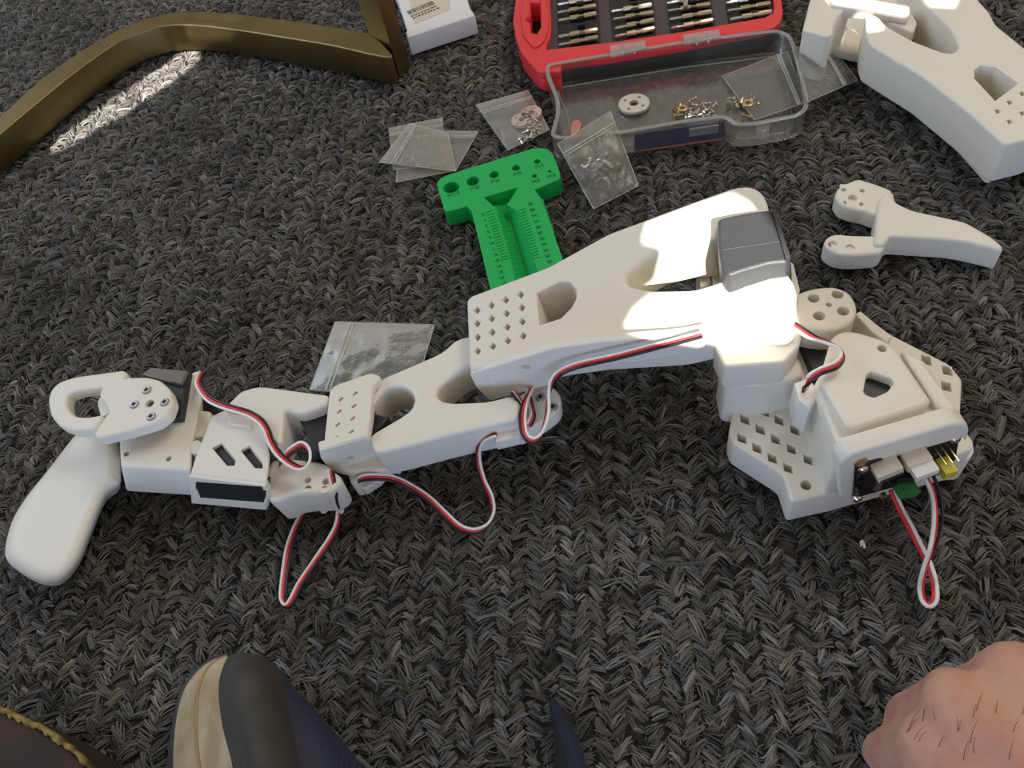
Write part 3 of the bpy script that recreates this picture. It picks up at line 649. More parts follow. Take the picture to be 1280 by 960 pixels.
slab('case_base', HZ(11.8), LX([(702, 79), (760, 71), (850, 56), (947, 37.5), (965, 34), (974, 26), (977, 14), (964, -100), (690, -60)]), 9.8, mat('navy_black_plastic', (0.012, 0.014, 0.022), .4), bc, local=True, bev=.6, r=3)
slab('handle_rim', 18.6, [(655, -20), (651, 20), (654, 44), (668, 60), (679, 52), (685, 38), (686, 14), (680, -20)], 1.6, RED, bc, bev=0.6, r=3, holes=[[(662, -6), (676, -6), (677.5, 34), (672, 44), (663, 43), (661, 30), (656, 25), (661, 18)]])
slab('case_insert', 12.4, [(682, 66), (762, 57), (855, 43), (958, 26), (972, 14), (962, -90), (692, -52), (684, 0)], 6, INS, bc, bev=0.3)
for q in ([(695, -24), (746, -32), (751, 55), (698, 64)], [(759, -30), (812, -40), (820.5, 44), (766, 53)], [(829, -40), (882, -48), (894, 31), (838, 42)], [(900, -48), (955, -56), (968, 20), (911, 30)]):
    s_ = slab('bit_rack', 13.2, q, 1.5, SLOT, bc, bev=0.4)
    mb = MB()
    f9 = HZ(13.2); a, b, c, d = (Vector(f9.px(*p)) for p in q)
    for k in range(10):
        t = (k+.5)/10; p0 = d.lerp(a, t); p1 = c.lerp(b, t); mid = p0.lerp(p1, .56); dr = (p1-p0).normalized()
        f_ = Fr((mid.x, mid.y, 13.2), (dr.x, dr.y, 0), (-dr.y, dr.x, 0)); mb.add(*box_geo(f_, -2.6, 2.6, -.8, 1.6, -.1, 3.3))
    mb.build('rack_clip', SLOT, s_, smooth=0)
lidf = HZ(18)
LO = rnd([lidf.px(*p) for p in [(682, 81), (850, 53), (972, 37.5), (988, 45), (995, 62), (1003, 95), (1010, 125), (1008, 138), (997, 146), (945, 156), (918, 157.5), (907, 147), (857, 152.5), (788, 165), (743, 170.5), (700, 174), (689, 170), (692, 158), (697, 140), (695, 123), (684, 97)]], 6)
if area2(LO) < 0: LO = LO[::-1]
lid = slab('lid_wall', lidf, LO, 16.0, LID, bc, local=True, bev=0.3, draft=0.0, holes=[['L', inset(LO, 1.3)]], hb=0.3)
lid['label'] = 'clear lid wall'
slab('lid_floor', HZ(2.9), inset(LO, 0.6), 1.0, LID, lid, local=True, bev=0.3)
slab('lid_rim', HZ(18.8), inset(LO, -0.6), 1.3, LIDR, lid, local=True, bev=0.5, holes=[['L', inset(LO, 2.2)]], hb=0.4)
LF = inset(LO, 6.5)
mb = MB(); mb.add(*tube_geo([HZ(3.0).w(x, y, 0) for x, y in LF+LF[:1]], 0.55, 6)); mb.build('floor_ridge', LIDR, lid)
for q in ([(762, 56), (806, 49.5), (808.5, 59), (763.5, 70)], [(853.5, 42.5), (899, 36), (901, 45.5), (855, 54)]):
    h_ = slab('hinge', 20.4, q, 1.8, LIDR, bc, bev=0.4)
    for t in (.33, .66):
        x = q[0][0]+(q[1][0]-q[0][0])*t; y = q[0][1]+(q[1][1]-q[0][1])*t
        mb = MB(); mb.add(*tube_geo([P(x+.5, y+5, 20.8), P(x+2, y+13, 19.6), P(x+2.2, y+16, 18.5)], 0.7, 6)); mb.build('hinge_pin', LIDR, h_)
for q in ([(858, 152), (897, 147.5), (899, 156), (862, 162)], [(945, 155), (963, 152), (962, 161), (954, 165), (946, 161)]):
    slab('latch', 15, q, 6, LIDR, lid, bev=0.5)
slab('front_window', FV((793, 168, 16), (905, 151, 16), (793, 190, 1)), [(793, 168), (857, 158), (905, 152), (908, 171), (793, 188)], 0.6, film('tinted_front_wall', (0.13, 0.135, 0.21), (0.6, 0.62, 0.75), 0.45, 0.1, 0.06), lid, bev=0.1, top=0.5)
mb = MB(); mb.add(*tube_geo([P(x, y, 1.2) for x, y in ((688, 195), (740, 195), (792, 189.5), (850, 181), (908, 172.5))], 0.8, 6)); mb.build('red_reflection', mat('red_reflection_colour', (0.5, 0.09, 0.08), .3), lid)  # reflection of the red plastic, painted as a thin red tube
# bits: gold shanks with steel tips, one thing each
def bit_geo(L, tipw):
    f_ = Fr((0, 0, 0), (0, 1, 0), (0, 0, 1))     # lathe axis = +X
    prof = [(0.7, -L*.5), (tipw, -L*.47), (tipw, -L*.36), (0.95, -L*.30), (0.95, -L*.22), (2.0, -L*.20), (2.0, L*.03), (1.35, L*.05), (1.35, L*.16), (2.0, L*.18), (2.0, L*.47), (1.5, L*.5)]
    return lathe_geo(f_, prof, 8), 5
bits = [('first', [((697, 5.6), (744, -2.5)), ((697, 16.4), (745, 7.5)), ((698, 25.8), (745.5, 17.3)), ((698, 46), (747, 37.5)), ((698.6, 56.7), (747.3, 47))]),
        ('second', [((764, 14), (814.7, 6.5)), ((767, 24.4), (816.6, 16)), ((768.8, 35.6), (817.5, 25.3)), ((768.8, 46), (818.4, 35.6))]),
        ('third', [((833.4, 3.75), (886, -4)), ((835, 14), (888, 5.6)), ((837, 24.4), (889.7, 15)), ((839, 35.6), (891.6, 25.3))]),
        ('fourth', [((907.5, 3.4), (960, -5)), ((909.4, 14), (962.8, 4.7)), ((912, 24.4), (964.7, 15))])]
ordn = ['nearest the lid', 'second from the lid', 'third from the lid', 'fourth from the lid', 'fifth from the lid']
(bV, bF), nt_ = bit_geo(30, 1.15)
bit0 = None
bmesh_ = bpy.data.meshes.new('screwdriver_bit'); bmesh_.from_pydata([tuple(v*S) for v in bV], [], bF); bmesh_.shade_smooth(); bmesh_.set_sharp_from_angle(angle=0.6)
bmesh_.materials.append(mat('champagne_bit_metal', (0.66, 0.56, 0.38), 0.3, 1.0)); bmesh_.materials.append(STEEL)
for pf in bmesh_.polygons:
    if pf.center.x < -0.30*30*S*0.72: pf.material_index = 1
cols = ['first', 'second', 'third', 'fourth']
for ci, (cn, rows) in enumerate(bits):
    for ri, (a, b) in enumerate(rows):
        p, q = P(*a, 15.4), P(*b, 15.4)
        if bit0 is None: o = bpy.data.objects.new('screwdriver_bit', bmesh_); bit0 = o
        else: o = bit0.copy()
        COL.objects.link(o); o.location = (p+q)*0.5*S; d = q-p; o.rotation_euler = (0.3*ri, 0, math.atan2(d.y, d.x)); sc = d.length/30; o.scale = (sc, 1, 1)
        tag(o, f'small screwdriver bit in the {cn} rack from the case handle, {ordn[len(rows)-1-ri]}', 'bit', 'bits in the red case')
mb = MB(); pth = [P(857, 9, 19), P(857.5, -14, 20)]
mb.add(*tube_geo([pth[0].lerp(pth[1], t/12) for t in range(13)], [1.9 if t % 2 else 1.5 for t in range(13)], 10))
tag(mb.build('threaded_driver', STEEL), 'short ribbed metal driver shaft lying across the bits of the third rack', 'driver')

# ---------------------------------------------------------------- servo horn disc and loose screws inside the lid
def horn_disc(name, c, r, label, z=3.0, m_=mat('pale_aluminium', (0.72, 0.70, 0.62), 0.45, 0.35)):
    f_ = HZ(z+2.4); x, y = f_.px(*c)
    hs = [['L', circ((x, y), r*.30, 14)]]+[['L', circ((x+r*.66*math.cos(a), y+r*.66*math.sin(a)), r*.105, 10)] for a in (.75, 2.32, 3.89, 5.46)]
    o = slab(name, f_, circ((x, y), r, 32), 2.3, m_, None, local=True, bev=0.3, hb=0.1, holes=hs); tag(o, label, 'disc'); return o
horn_disc('servo_horn', (792.5, 128.5), 10.2, 'round pale metal servo horn with five holes lying in the clear lid', 3.0)
def screw_mesh(name, m_, L=5.5, r=0.9, hr=1.9):
    V, Fc = lathe_geo(Fr((0, 0, 0), (0, 1, 0), (0, 0, 1)), [(0.2, -L*.5), (r*.8, -L*.42), (r, -L*.3), (r*.8, -L*.2), (r, -L*.1), (r*.8, 0), (r, L*.1), (r*.8, L*.25), (hr, L*.27), (hr, L*.38), (hr*.7, L*.5), (hr*.3, L*.5), (hr*.25, L*.4)], 8)
    me = bpy.data.meshes.new(name); me.from_pydata([tuple(v*S) for v in V], [], Fc); me.shade_smooth(); me.set_sharp_from_angle(angle=.6); me.materials.append(m_); return me
SM1 = screw_mesh('screw', mat('nickel_screw', (0.72, 0.69, 0.62), 0.25, 1.0)); SM2 = screw_mesh('screw', mat('gold_screw', (0.66, 0.50, 0.26), 0.28, 1.0), 6.5, .8, 1.7)
rs = random.Random(11)
def screws(pts, z, label, group, me, sc=1.0, jit=1.5):
    first = None
    for (x, y) in pts:
        if first is None: o = bpy.data.objects.new('screw', me); first = o
        else: o = first.copy()
        COL.objects.link(o); p = P(x, y, z+rs.uniform(0, jit)); o.location = p*S; o.scale = (sc,)*3
        o.rotation_euler = (rs.uniform(0, 6), rs.uniform(-.5, .5), rs.uniform(0, 6.28)); tag(o, label, 'screw', group)
screws([(866, 124), (868, 131), (880, 133), (884, 137), (872, 139), (876, 143), (869, 145), (886, 143), (890, 138), (879, 148), (892, 132), (884, 129), (864, 140), (862, 146)], 4.6, 'small nickel screw in the left loose heap inside the clear lid', 'screws in the larger heap of the lid', SM1)
screws([(845, 139), (852, 134), (858, 148), (848, 144)], 4.6, 'small gold screw at the left end of the larger heap in the clear lid', 'gold screws of the larger heap', SM2)
screws([(912, 128), (921, 131), (914, 123), (927, 126)], 4.6, 'small nickel screw at the middle of the clear lid beside the flat bag', 'nickel screws of the smaller heap', SM1)
def one_screw(c, lab, me, rot):
    o = bpy.data.objects.new('screw', me); COL.objects.link(o); o.location = P(*c)*S; o.rotation_euler = rot; tag(o, lab, 'screw')
one_screw((933.5, 145, 4.8), 'gold screw lying alone in the lid nearest its front wall', SM2, (0, 0, 2.4))
one_screw((948.5, 129.5, 8.5), 'gold screw lying on the flat bag in the lid', SM2, (0, -.4, 4.0))
one_screw((940, 121, 8.5), 'nickel screw standing behind the small brass ring in the lid', SM1, (0, 1.2, 0))
mb = MB(); f_ = HZ(6.5); x, y = f_.px(935, 128); V, Fc = slab_geo(f_, circ((x, y), 3.6, 16), [circ((x, y), 1.8, 12)], 2, .4, .2); mb.add(V, Fc)
tag(mb.build('washer', GOLD), 'small brass ring among the loose screws beside the flat bag', 'washer')
mb = MB(); f_ = HZ(6.5); x, y = f_.px(853, 134.5); V, Fc = slab_geo(f_, circ((x, y), 3.4, 16), [circ((x, y), 1.6, 12)], 2, .4, .2); mb.add(V, Fc)
tag(mb.build('washer', GOLD), 'small brass ring in the larger heap of loose screws', 'washer')
PINK = mat('coppery_pink_metal', (0.75, 0.36, 0.30), 0.35, 0.6)
slab_o = slab('copper_clip', 8, [(714, 152), (723, 148), (727, 154), (724, 162), (716, 172), (712, 168)], 5, PINK, None, bev=0.8, r=1); tag(slab_o, 'small copper coloured clip at the lid corner beside a zip bag', 'clip')

# ================================================================ zip bags
def bag(quad, zs, label, m_, bulge=2.5, wr=1.2, zip_at=.14, seed=0, n=26, lift=None, shape=1.0):
    rows = []; rv = []
    for i in range(n+1):
        a = []
        for j in range(n+1):
            u_, v_ = i/n, j/n
            x = (quad[0][0]*(1-u_)+quad[1][0]*u_)*(1-v_)+(quad[3][0]*(1-u_)+quad[2][0]*u_)*v_
            y = (quad[0][1]*(1-u_)+quad[1][1]*u_)*(1-v_)+(quad[3][1]*(1-u_)+quad[2][1]*u_)*v_
            z = (zs[0]*(1-u_)+zs[1]*u_)*(1-v_)+(zs[3]*(1-u_)+zs[2]*u_)*v_
            e = min(u_, 1-u_, v_, 1-v_)*6; e = min(1, e)
            nz = noise.noise((x*.05+seed, y*.06, seed*1.7))*wr+noise.noise((x*.16+seed, y*.17, seed))*wr*.6+abs(noise.noise((x*.09, y*.03+seed, 2)))*wr
            z += bulge*(math.sin(math.pi*u_)*math.sin(math.pi*v_))**.7+max(nz, -z*.5)*(.35+.65*e)
            a.append((u_, v_, x, y, z))
        rows.append(a)
    top = [[P(x, y, z+.5) for (_, _, x, y, z) in r] for r in rows]
    V, Fc = grid_geo(top); mbb = MB(); mbb.add(V, Fc)
    bot = [[P(x, y, max(.4, min(z*.25, z-.8)) if lift is None else z-1.0) for (_, _, x, y, z) in r] for r in rows]
    V, Fc = grid_geo(bot); mbb.add(V, [f[::-1] for f in Fc])
    o = mbb.build('zip_bag', m_, smooth=75); tag(o, label, 'bag')
    j0 = max(1, int(round(zip_at*n)))
    for k, jj in enumerate((j0, j0+1)):
        pt = [P(*rows[i][jj][2:4], rows[i][jj][4]+.9) for i in range(n+1)]
        z_ = MB(); z_.add(*tube_geo(pt, 0.55 if k else .75, 6)); z_.build('zip_seal', ZIP, o, smooth=75)
    pt = [P(*rows[i][j][2:4], rows[i][j][4]+.6) for (i, j) in [(0, j) for j in range(n+1)]+[(i, n) for i in range(n+1)]+[(n, n-j) for j in range(n+1)]+[(n-i, 0) for i in range(n+1)]]
    z_ = MB(); z_.add(*tube_geo(pt, 0.28, 5)); z_.build('bag_edge', ZIP, o, smooth=75)
    return o
# quad order: zip end first edge (0-1), far end (2-3)
bag([(474, 203), (512, 154), (560, 166), (570, 214)], [3, 4, 4, 3], 'creased small zip bag on top of two others, its seal slanting', BAGM, 3, 1.6, .17, 1)
bag([(486, 160), (553, 147), (557, 205), (492, 212)], [1.5, 1.5, 2, 1.5], 'small zip bag with a straight upper seal under the creased bag', BAG, 1, .8, .14, 2)
bag([(500, 163), (598, 164), (570, 213), (495, 228)], [1, 1, 1, 1], 'lowest small zip bag of three, its pointed corners sticking out', BAG, .8, .8, .12, 3)
bag([(595, 131), (660, 113), (687, 162), (635, 188)], [2, 2, 3, 2], 'zip bag holding silver screws and two pale discs beside the lid', BAG, 5, 1.4, .16, 4)
bag([(697, 180), (763, 139), (798, 232), (742, 261)], [19, 20, 3, 2], 'zip bag of small screws leaning over the near corner of the clear lid', BAG, 4, 1.8, .16, 5, lift=1)
bag([(1008, 128), (984, 64), (903, 95), (943, 150)], [8, 8, 4, 4], 'flat zip bag lying inside the clear lid', BAG, .8, .8, .10, 6)
bag([(1072, 100), (1044, 64), (990, 58), (1010, 127)], [1.5, 1.5, 19.6, 19.6], 'shiny zip bag leaning on the lid edge outside the case', BAG, 1.5, 2.2, .24, 7, lift=1)
bag([(387, 487), (419, 402), (543, 406), (515, 500)], [1, 1, 1, 1], 'empty zip bag lying flat behind the robot arm', BAGF, .8, .7, .15, 8)
rs2 = random.Random(5)
def inside(quad, n, lo=.3, hi=.9):
    o = []
    for _ in range(n):
        u_, v_ = rs2.uniform(.18, .82), rs2.uniform(lo, hi)
        o.append(tuple((quad[0][k]*(1-u_)+quad[1][k]*u_)*(1-v_)+(quad[3][k]*(1-u_)+quad[2][k]*u_)*v_ for k in (0, 1)))
    return o
screws([(663, 152), (666, 157), (670, 153), (673, 158), (668, 163), (664, 167), (657, 165), (658, 174), (665, 172), (672, 165), (674, 161), (660, 158), (652, 177), (669, 150)], 4.0, 'small nickel screw inside the bag with two discs', 'screws in the bag with discs', SM1, .9, 2.5)
screws([(734, 203), (741, 206), (748, 200), (752, 207), (744, 212), (737, 213), (757, 212), (750, 217), (742, 221), (733, 208), (759, 203), (747, 225), (728, 207), (764, 218), (755, 223), (739, 198), (751, 196), (745, 232)], 3.6, 'small nickel screw inside the bag leaning on the lid corner', 'screws in the leaning bag', SM1, .8, 2.0)
horn_disc('servo_horn', (652, 149), 7.2, 'pale plastic disc nearer the camera inside the screw bag', 2.2, CONN)
horn_disc('servo_horn', (664, 140), 7.2, 'pinkish pale disc behind the other inside the screw bag', 2.2, mat('pink_cream_plastic', (0.72, 0.50, 0.45), .45))

# ================================================================ spare white printed parts
fp_ = thing('printed_gripper_fork', 'loose white printed forked gripper finger alone on the carpet', 'printed part', P(1140, 290, 0))
fz = HZ(16)
fk_ = slab('finger_body', fz, [(1093, 296), (1096, 266), (1100, 244), (1117, 238), (1119, 252), (1140, 262), (1207, 276.6), (1241, 296), (1254, 307), (1254, 313), (1240, 309), (1208, 302), (1190, 299), (1112, 294.5), (1106, 306), (1092, 306)], 15, PLA, fp_, bev=1.8, seg=4, r=3)
slab('fork_arm', 13, [(1066, 225), (1074, 223), (1100, 231), (1117, 238), (1110, 262), (1096, 270), (1079, 263), (1066, 261), (1050, 255.5), (1043, 245), (1047, 234)], 11, PLA, fp_, bev=1.8, seg=4, r=3,
     holes=[['L', circ(HZ(13).px(*c), rr, 10)] for c, rr in (((1055, 237), 1.5), ((1066, 247), 2.6), ((1078, 238), 1.5), ((1056, 253), 1.2), ((1077, 255), 1.2))])
slab('fork_lining', 10.5, [(1050, 230), (1080, 230), (1084, 256), (1052, 254)], 4, PLA, fp_, bev=.3)
slab('fork_arm', 14, [(1036, 294), (1048, 291.5), (1061, 293.5), (1095, 294), (1110, 300), (1102, 316), (1066, 319), (1044, 317), (1031, 308), (1030, 301)], 12, PLA, fp_, bev=1.8, seg=4, r=3,
     holes=[['L', circ(HZ(14).px(*c), rr, 12)] for c, rr in (((1041, 305), 2.4), ((1063, 309), 2.4))])
slab('fork_lining', 12.5, [(1036, 298), (1070, 302), (1070, 315), (1040, 313)], 4, PLA, fp_, bev=.3)
ps = thing('printed_arm_link', 'white printed forked arm link with square holes at the frame corner', 'printed part', P(1190, 80, 0))
fpp = HZ(36)
slab('link_body', fpp, [(1082, 20), (1088, 17), (1097, 19.5), (1110, 33), (1142, 51), (1179, 65), (1191, 66.5), (1199, 60), (1197, 52), (1187, 33), (1172, 19), (1148, -2), (1130, -40), (1190, -60), (1222, -2), (1238, 16), (1245, 30.5), (1280, 58.6), (1330, 95), (1345, 130), (1300, 170), (1256, 181), (1246, 172), (1212, 141), (1153, 95), (1104, 66), (1086, 55), (1082, 40)], 26, PLA, ps, bev=1.6, seg=4, r=3,
     holes=[[(1218, 98), (1218, 87), (1226, 81.5), (1245, 84), (1273, 104), (1244, 126)]]+[[(c[0]-4, c[1]-1.8), (c[0]+1, c[1]-3.2), (c[0]+4.2, c[1]+.2), (c[0]-.6, c[1]+3.2)] for c in ((1262, 128), (1247, 139), (1262, 152), (1278, 141.5), (1278, 117), (1293, 130))])
slab('lattice_lining', 29, [(1240, 137), (1275, 113), (1310, 135), (1262, 160)], 3, PLA, ps, bev=.3)
slab('link_collar', 33.5, [(1213, 139), (1221, 133), (1260, 166), (1259, 180.5), (1252, 180)], 27, PLA, ps, bev=1, r=1)
tr = thing('printed_shell', 'white printed curved shell piece behind the arm link', 'printed part', P(1050, 30, 0))
slab('shell_floor', 8, [(1020, 0), (1080, -30), (1140, -20), (1150, 20), (1120, 60), (1087, 71), (1076, 69), (1038, 60), (1020, 50)], 6, PLA, tr, bev=.8, r=2, holes=[[(1048, 27), (1053, 26), (1060, 36), (1055, 37)]])
slab('shell_wall', 34, [(1013, -2), (1030, -8), (1060, -2), (1064, 8), (1056, 11), (1047, 20), (1042, 31), (1041, 42), (1034, 46), (1003, 38)], 32, PLA, tr, bev=1.2, r=2)
slab('shell_wall', 36, [(1030, -12), (1138, 6), (1138, 16), (1112, 13), (1080, 10), (1042, 7)], 8, PLA, tr, bev=1.2, r=2)
slab('shell_wall', 28, [(1098, 21), (1138, 14), (1147, 27), (1142, 41)], 14, PLA, tr, bev=1.2, r=2)

# ================================================================ white box with a printed label
wb_ = thing('white_box', 'white box with a printed label beside the brass leg', 'box', P(540, 20, 0))
WBX = mat('white_box_plastic', (0.80, 0.78, 0.80), .5)
slab('box_body', 14, [(480, -40), (497, 0), (511, 43), (590, 15), (584, 0), (578, -50)], 13.5, WBX, wb_, bev=.8, r=1)
slab('box_lip', 16, [(507, 39), (514, 37), (586, 10), (590, 13), (594, 19), (517, 44), (509, 47)], 15, WBX, wb_, bev=1.0, r=1)
flb = HZ(14.4)
lb = slab('label', flb, [(508, -14), (559, -28), (562, 12), (518, 30)], .6, mat('cream_label', (0.66, 0.60, 0.48), .6), wb_, bev=.1)
mb = MB(); INK = mat('black_ink', (0.03, 0.03, 0.03), .6)
a, b = Vector(flb.px(518, 30)), Vector(flb.px(562, 12)); dx = (b-a).normalized(); dy = Vector(flb.px(508, -14))-a; f_ = Fr((a.x, a.y, 14.4), (dx.x, dx.y, 0), (-dx.y, dx.x, 0))
r3 = random.Random(2)
for li, (y0, y1) in enumerate(((7.2, 9.0), (10.8, 12.6), (15, 21))):
    x = 2
    while x < (23 if li else 25):
        w_ = r3.uniform(.9, 2.2) if li < 2 else r3.uniform(.3, .9); mb.add(*box_geo(f_, x, x+w_, y0, y1, 0.0, .06)); x += w_+r3.uniform(.5, 1.1)*(1 if li < 2 else .7)
mb.build('label_print', INK, lb, smooth=0)

# ================================================================ brass chair leg: a bent bar on the carpet and an upright
cl_ = thing('brass_chair_leg', 'brass furniture leg, a bent square bar with an upright', 'furniture leg', P(330, 50, 0))
up_ = [(-40, 178), (0, 145), (50, 100), (100, 65), (150, 36), (175, 26), (200, 19), (225, 15), (250, 14), (285, 16), (320, 20), (400, 31), (460, 41)]
rg_ = [(476, 52), (490, 70), (470, 69), (430, 60), (400, 54), (350, 46), (320, 41), (285, 36), (255, 32.5), (230, 31), (210, 32), (190, 35), (150, 51), (100, 85), (50, 125), (0, 167), (-40, 203)]
sm_ = lambda l: [q for q in smooth_path(l, 4)]
slab('bent_bar', 25, sm_(up_)+sm_(rg_), 22.5, BRASS, cl_, bev=1.0, seg=3, smooth=45)
q_ = P(461, 43, 25); b0, b1, b2 = Vector((q_.x, q_.y, 0)), P(500, 97, 0), P(513, 82, 0); b3 = b0+(b2-b1)
mb = MB(); V = []
hgt = 180
for z in (0, hgt):
    for q in (b0, b1, b2, b3): V.append(Vector((q.x, q.y, z)))
mb.add(V, [(3, 2, 1, 0), (4, 5, 6, 7), (0, 1, 5, 4), (1, 2, 6, 5), (2, 3, 7, 6), (3, 0, 4, 7)])
mb.build('upright', BRASS, cl_, smooth=0)

# ================================================================ furniture corner at the lower left
WOOD = mat('dark_brown_wood', (0.034, 0.015, 0.008), .75, var=.5, vscale=30)
ft_ = thing('furniture_foot', 'dark brown wooden furniture corner with worn gold edge', 'furniture', P(20, 940, 0))
slab('foot_block', 38, [(-60, 868), (-20, 876), (10, 890), (50, 909), (80, 928), (105, 950), (125, 975), (120, 1040), (-60, 1040)], 37, WOOD, ft_, bev=3, seg=4, r=4)
GEDGE = mat('worn_gold_edge', (0.30, 0.21, 0.04), .6, .2, bump=.8, bscale=500, var=.85, vscale=220, col2=(0.06, 0.035, 0.012))
ed = smooth_path([(-40, 872, 37), (0, 886, 38), (30, 899, 38), (60, 914, 38), (85, 932, 37.5), (108, 953, 37), (122, 973, 36)], 8)
ed = [(q[0], q[1]-2) for q in ed]
go = [(x+rs2.uniform(-.8, .8), y-1.5+rs2.uniform(-1.2, .8)) for x, y in ed]; gi = [(x-2, y+6+rs2.uniform(-2.5, 4.5)) for x, y in ed]
slab('gold_edge', 38.9, go+gi[::-1], 3.2, GEDGE, ft_, bev=.9, smooth=60)

# ================================================================ sneaker toe
SOLE = mat('cream_rubber', (0.62, 0.50, 0.33), .55, bump=.2, bscale=300, var=.35, vscale=45, col2=(0.42, 0.30, 0.16))
CAPM = mat('dark_grey_suede', (0.055, 0.050, 0.043), .75, bump=.4, bscale=1500, var=.3, vscale=90)
OUTS = mat('grey_outsole', (0.06, 0.06, 0.065), .7)
def mesh_mat():
    M = mat('navy_mesh_fabric', (0.018, 0.022, 0.05), .7); nt = M.node_tree; b = nt.nodes['Principled BSDF']
    tc = nt.nodes.new('ShaderNodeTexCoord'); mp = nt.nodes.new('ShaderNodeMapping'); mp.inputs['Rotation'].default_value = (0, 0, .5)
    vo = nt.nodes.new('ShaderNodeTexBrick'); vo.inputs['Scale'].default_value = 550; vo.inputs['Color1'].default_value = (.008, .009, .02, 1); vo.inputs['Color2'].default_value = (.012, .014, .03, 1); vo.inputs['Mortar'].default_value = (.055, .07, .14, 1); vo.inputs['Mortar Size'].default_value = .035
    nt.links.new(tc.outputs['Object'], mp.inputs[0]); nt.links.new(mp.outputs[0], vo.inputs['Vector']); nt.links.new(vo.outputs['Color'], b.inputs['Base Color']); return M
NAVY = mesh_mat()
sh = thing('sneaker', 'toe of a worn sneaker, cream rubber sole and grey toe cap', 'shoe', P(310, 930, 0))
G = [
 [(282, 817, 6), (262, 824, 2), (243, 838, 1), (228, 858, 1), (219, 885, 1), (212, 925, 1), (209, 962, 1), (208, 1060, 1)],
 [(283, 819, 10), (263, 826.5, 8), (246, 840, 8), (231, 861, 8), (222.5, 888, 8), (217.5, 925, 8), (216.5, 962, 8), (217, 1060, 8)],
 [(284, 820.5, 16), (268, 828, 17), (256, 842, 18), (249, 861, 19), (246, 888, 20), (246, 925, 21), (250, 962, 22), (262, 1060, 22)],
 [(284, 821, 19), (272, 829, 21), (262, 843, 23), (258, 862, 25), (256, 888, 26), (259, 925, 27), (264, 962, 28), (280, 1060, 28)],
 [(285, 821.5, 21), (281, 828, 27), (275, 846, 32), (273.5, 862, 34), (274, 880, 36), (279, 912, 38), (291, 960, 40), (310, 1060, 42)]]
mbb = MB(); mbb.add(*loft(G[:2], 5, 4)); mbb.build('outsole', OUTS, sh, smooth=60)
mbb = MB(); mbb.add(*loft(G[1:4], 5, 5)); mbb.add(*loft(G[3:], 5, 4)); mbb.build('midsole', SOLE, sh, smooth=50)
mb = MB(); mb.add(*tube_geo(smooth_path([tuple(P(q[0], q[1], q[2]+.3)) for q in G[2]], 6), .9, 6)); mb.build('groove_shade', mat('groove_shade_tan', (0.36, 0.24, 0.11), .6), sh, smooth=60)  # darker tube paints in the shade of the midsole groove
U = [[(q[0]-1, q[1]+.5, q[2]-2) for q in G[4]],
 [(291, 817.5, 22), (289, 822, 34), (290, 842, 48), (291, 862, 54), (293, 885, 58), (300, 915, 62), (314, 960, 66), (335, 1060, 72)],
 [(304, 816, 22), (306, 820, 36), (312, 840, 54), (315, 860, 60), (319, 885, 64), (325, 915, 68), (337, 960, 72), (360, 1060, 80)],
 [(320, 818, 20), (326, 822, 32), (336, 842, 46), (341, 862, 52), (345, 885, 56), (351, 915, 60), (362, 960, 64), (385, 1060, 72)],
 [(336, 826, 14), (345, 832, 22), (353, 846, 30), (357, 866, 36), (361, 888, 40), (367, 915, 44), (376, 960, 48), (398, 1060, 54)]]
mbb = MB(); mbb.add(*loft(U, 5, 4)); mbb.build('toe_cap', CAPM, sh, smooth=60)
N_ = [[(q[0]-2, q[1], q[2]-2) for q in U[4]],
 [(344, 833, 10), (354, 840, 16), (366, 858, 22), (376, 874, 26), (386, 890, 30), (400, 915, 34), (420, 962, 40), (450, 1060, 46)],
 [(342, 834, 1), (356, 846, 3), (374, 866, 5), (390, 881, 7), (404, 898, 9), (418, 914, 11), (454, 962, 14), (500, 1060, 18)]]
mbb = MB(); mbb.add(*loft(N_, 5, 4)); mbb.build('mesh_upper', NAVY, sh, smooth=60)

# ================================================================ navy strap
STR = mat('navy_webbing', (0.008, 0.011, 0.030), .8, bump=.5, bscale=900)
STK = mat('black_webbing', (0.004, 0.004, 0.005), .8)
st = thing('fabric_strap', 'dark navy webbing strap end folded over at the bottom edge', 'strap', P(705, 930, 0))
mbb = MB(); mbb.add(*loft([[(686, 876, 6), (694, 902, 14), (704, 930, 20), (711, 960, 26), (716, 1010, 32)], [(690, 873, 7), (701, 898, 16), (713, 926, 22), (722, 957, 28), (728, 1010, 34)], [(695, 874, 6), (709, 896, 14), (722, 922, 20), (732, 954, 26), (740, 1010, 32)]], 6, 4)); mbb.build('strap_top', STR, st, smooth=60)
mbb = MB(); mbb.add(*loft([[(686, 877, 5), (690, 905, 3), (693, 935, 2), (694, 965, 2), (696, 1010, 2)], [(694, 876, 4), (703, 905, 2.5), (712, 935, 1.5), (716, 965, 1.5), (720, 1010, 1.5)], [(695, 876, 5), (708, 905, 2), (722, 935, 1), (733, 965, 1), (742, 1010, 1)]], 6, 3)); mbb.build('strap_underside', STK, st, smooth=60)

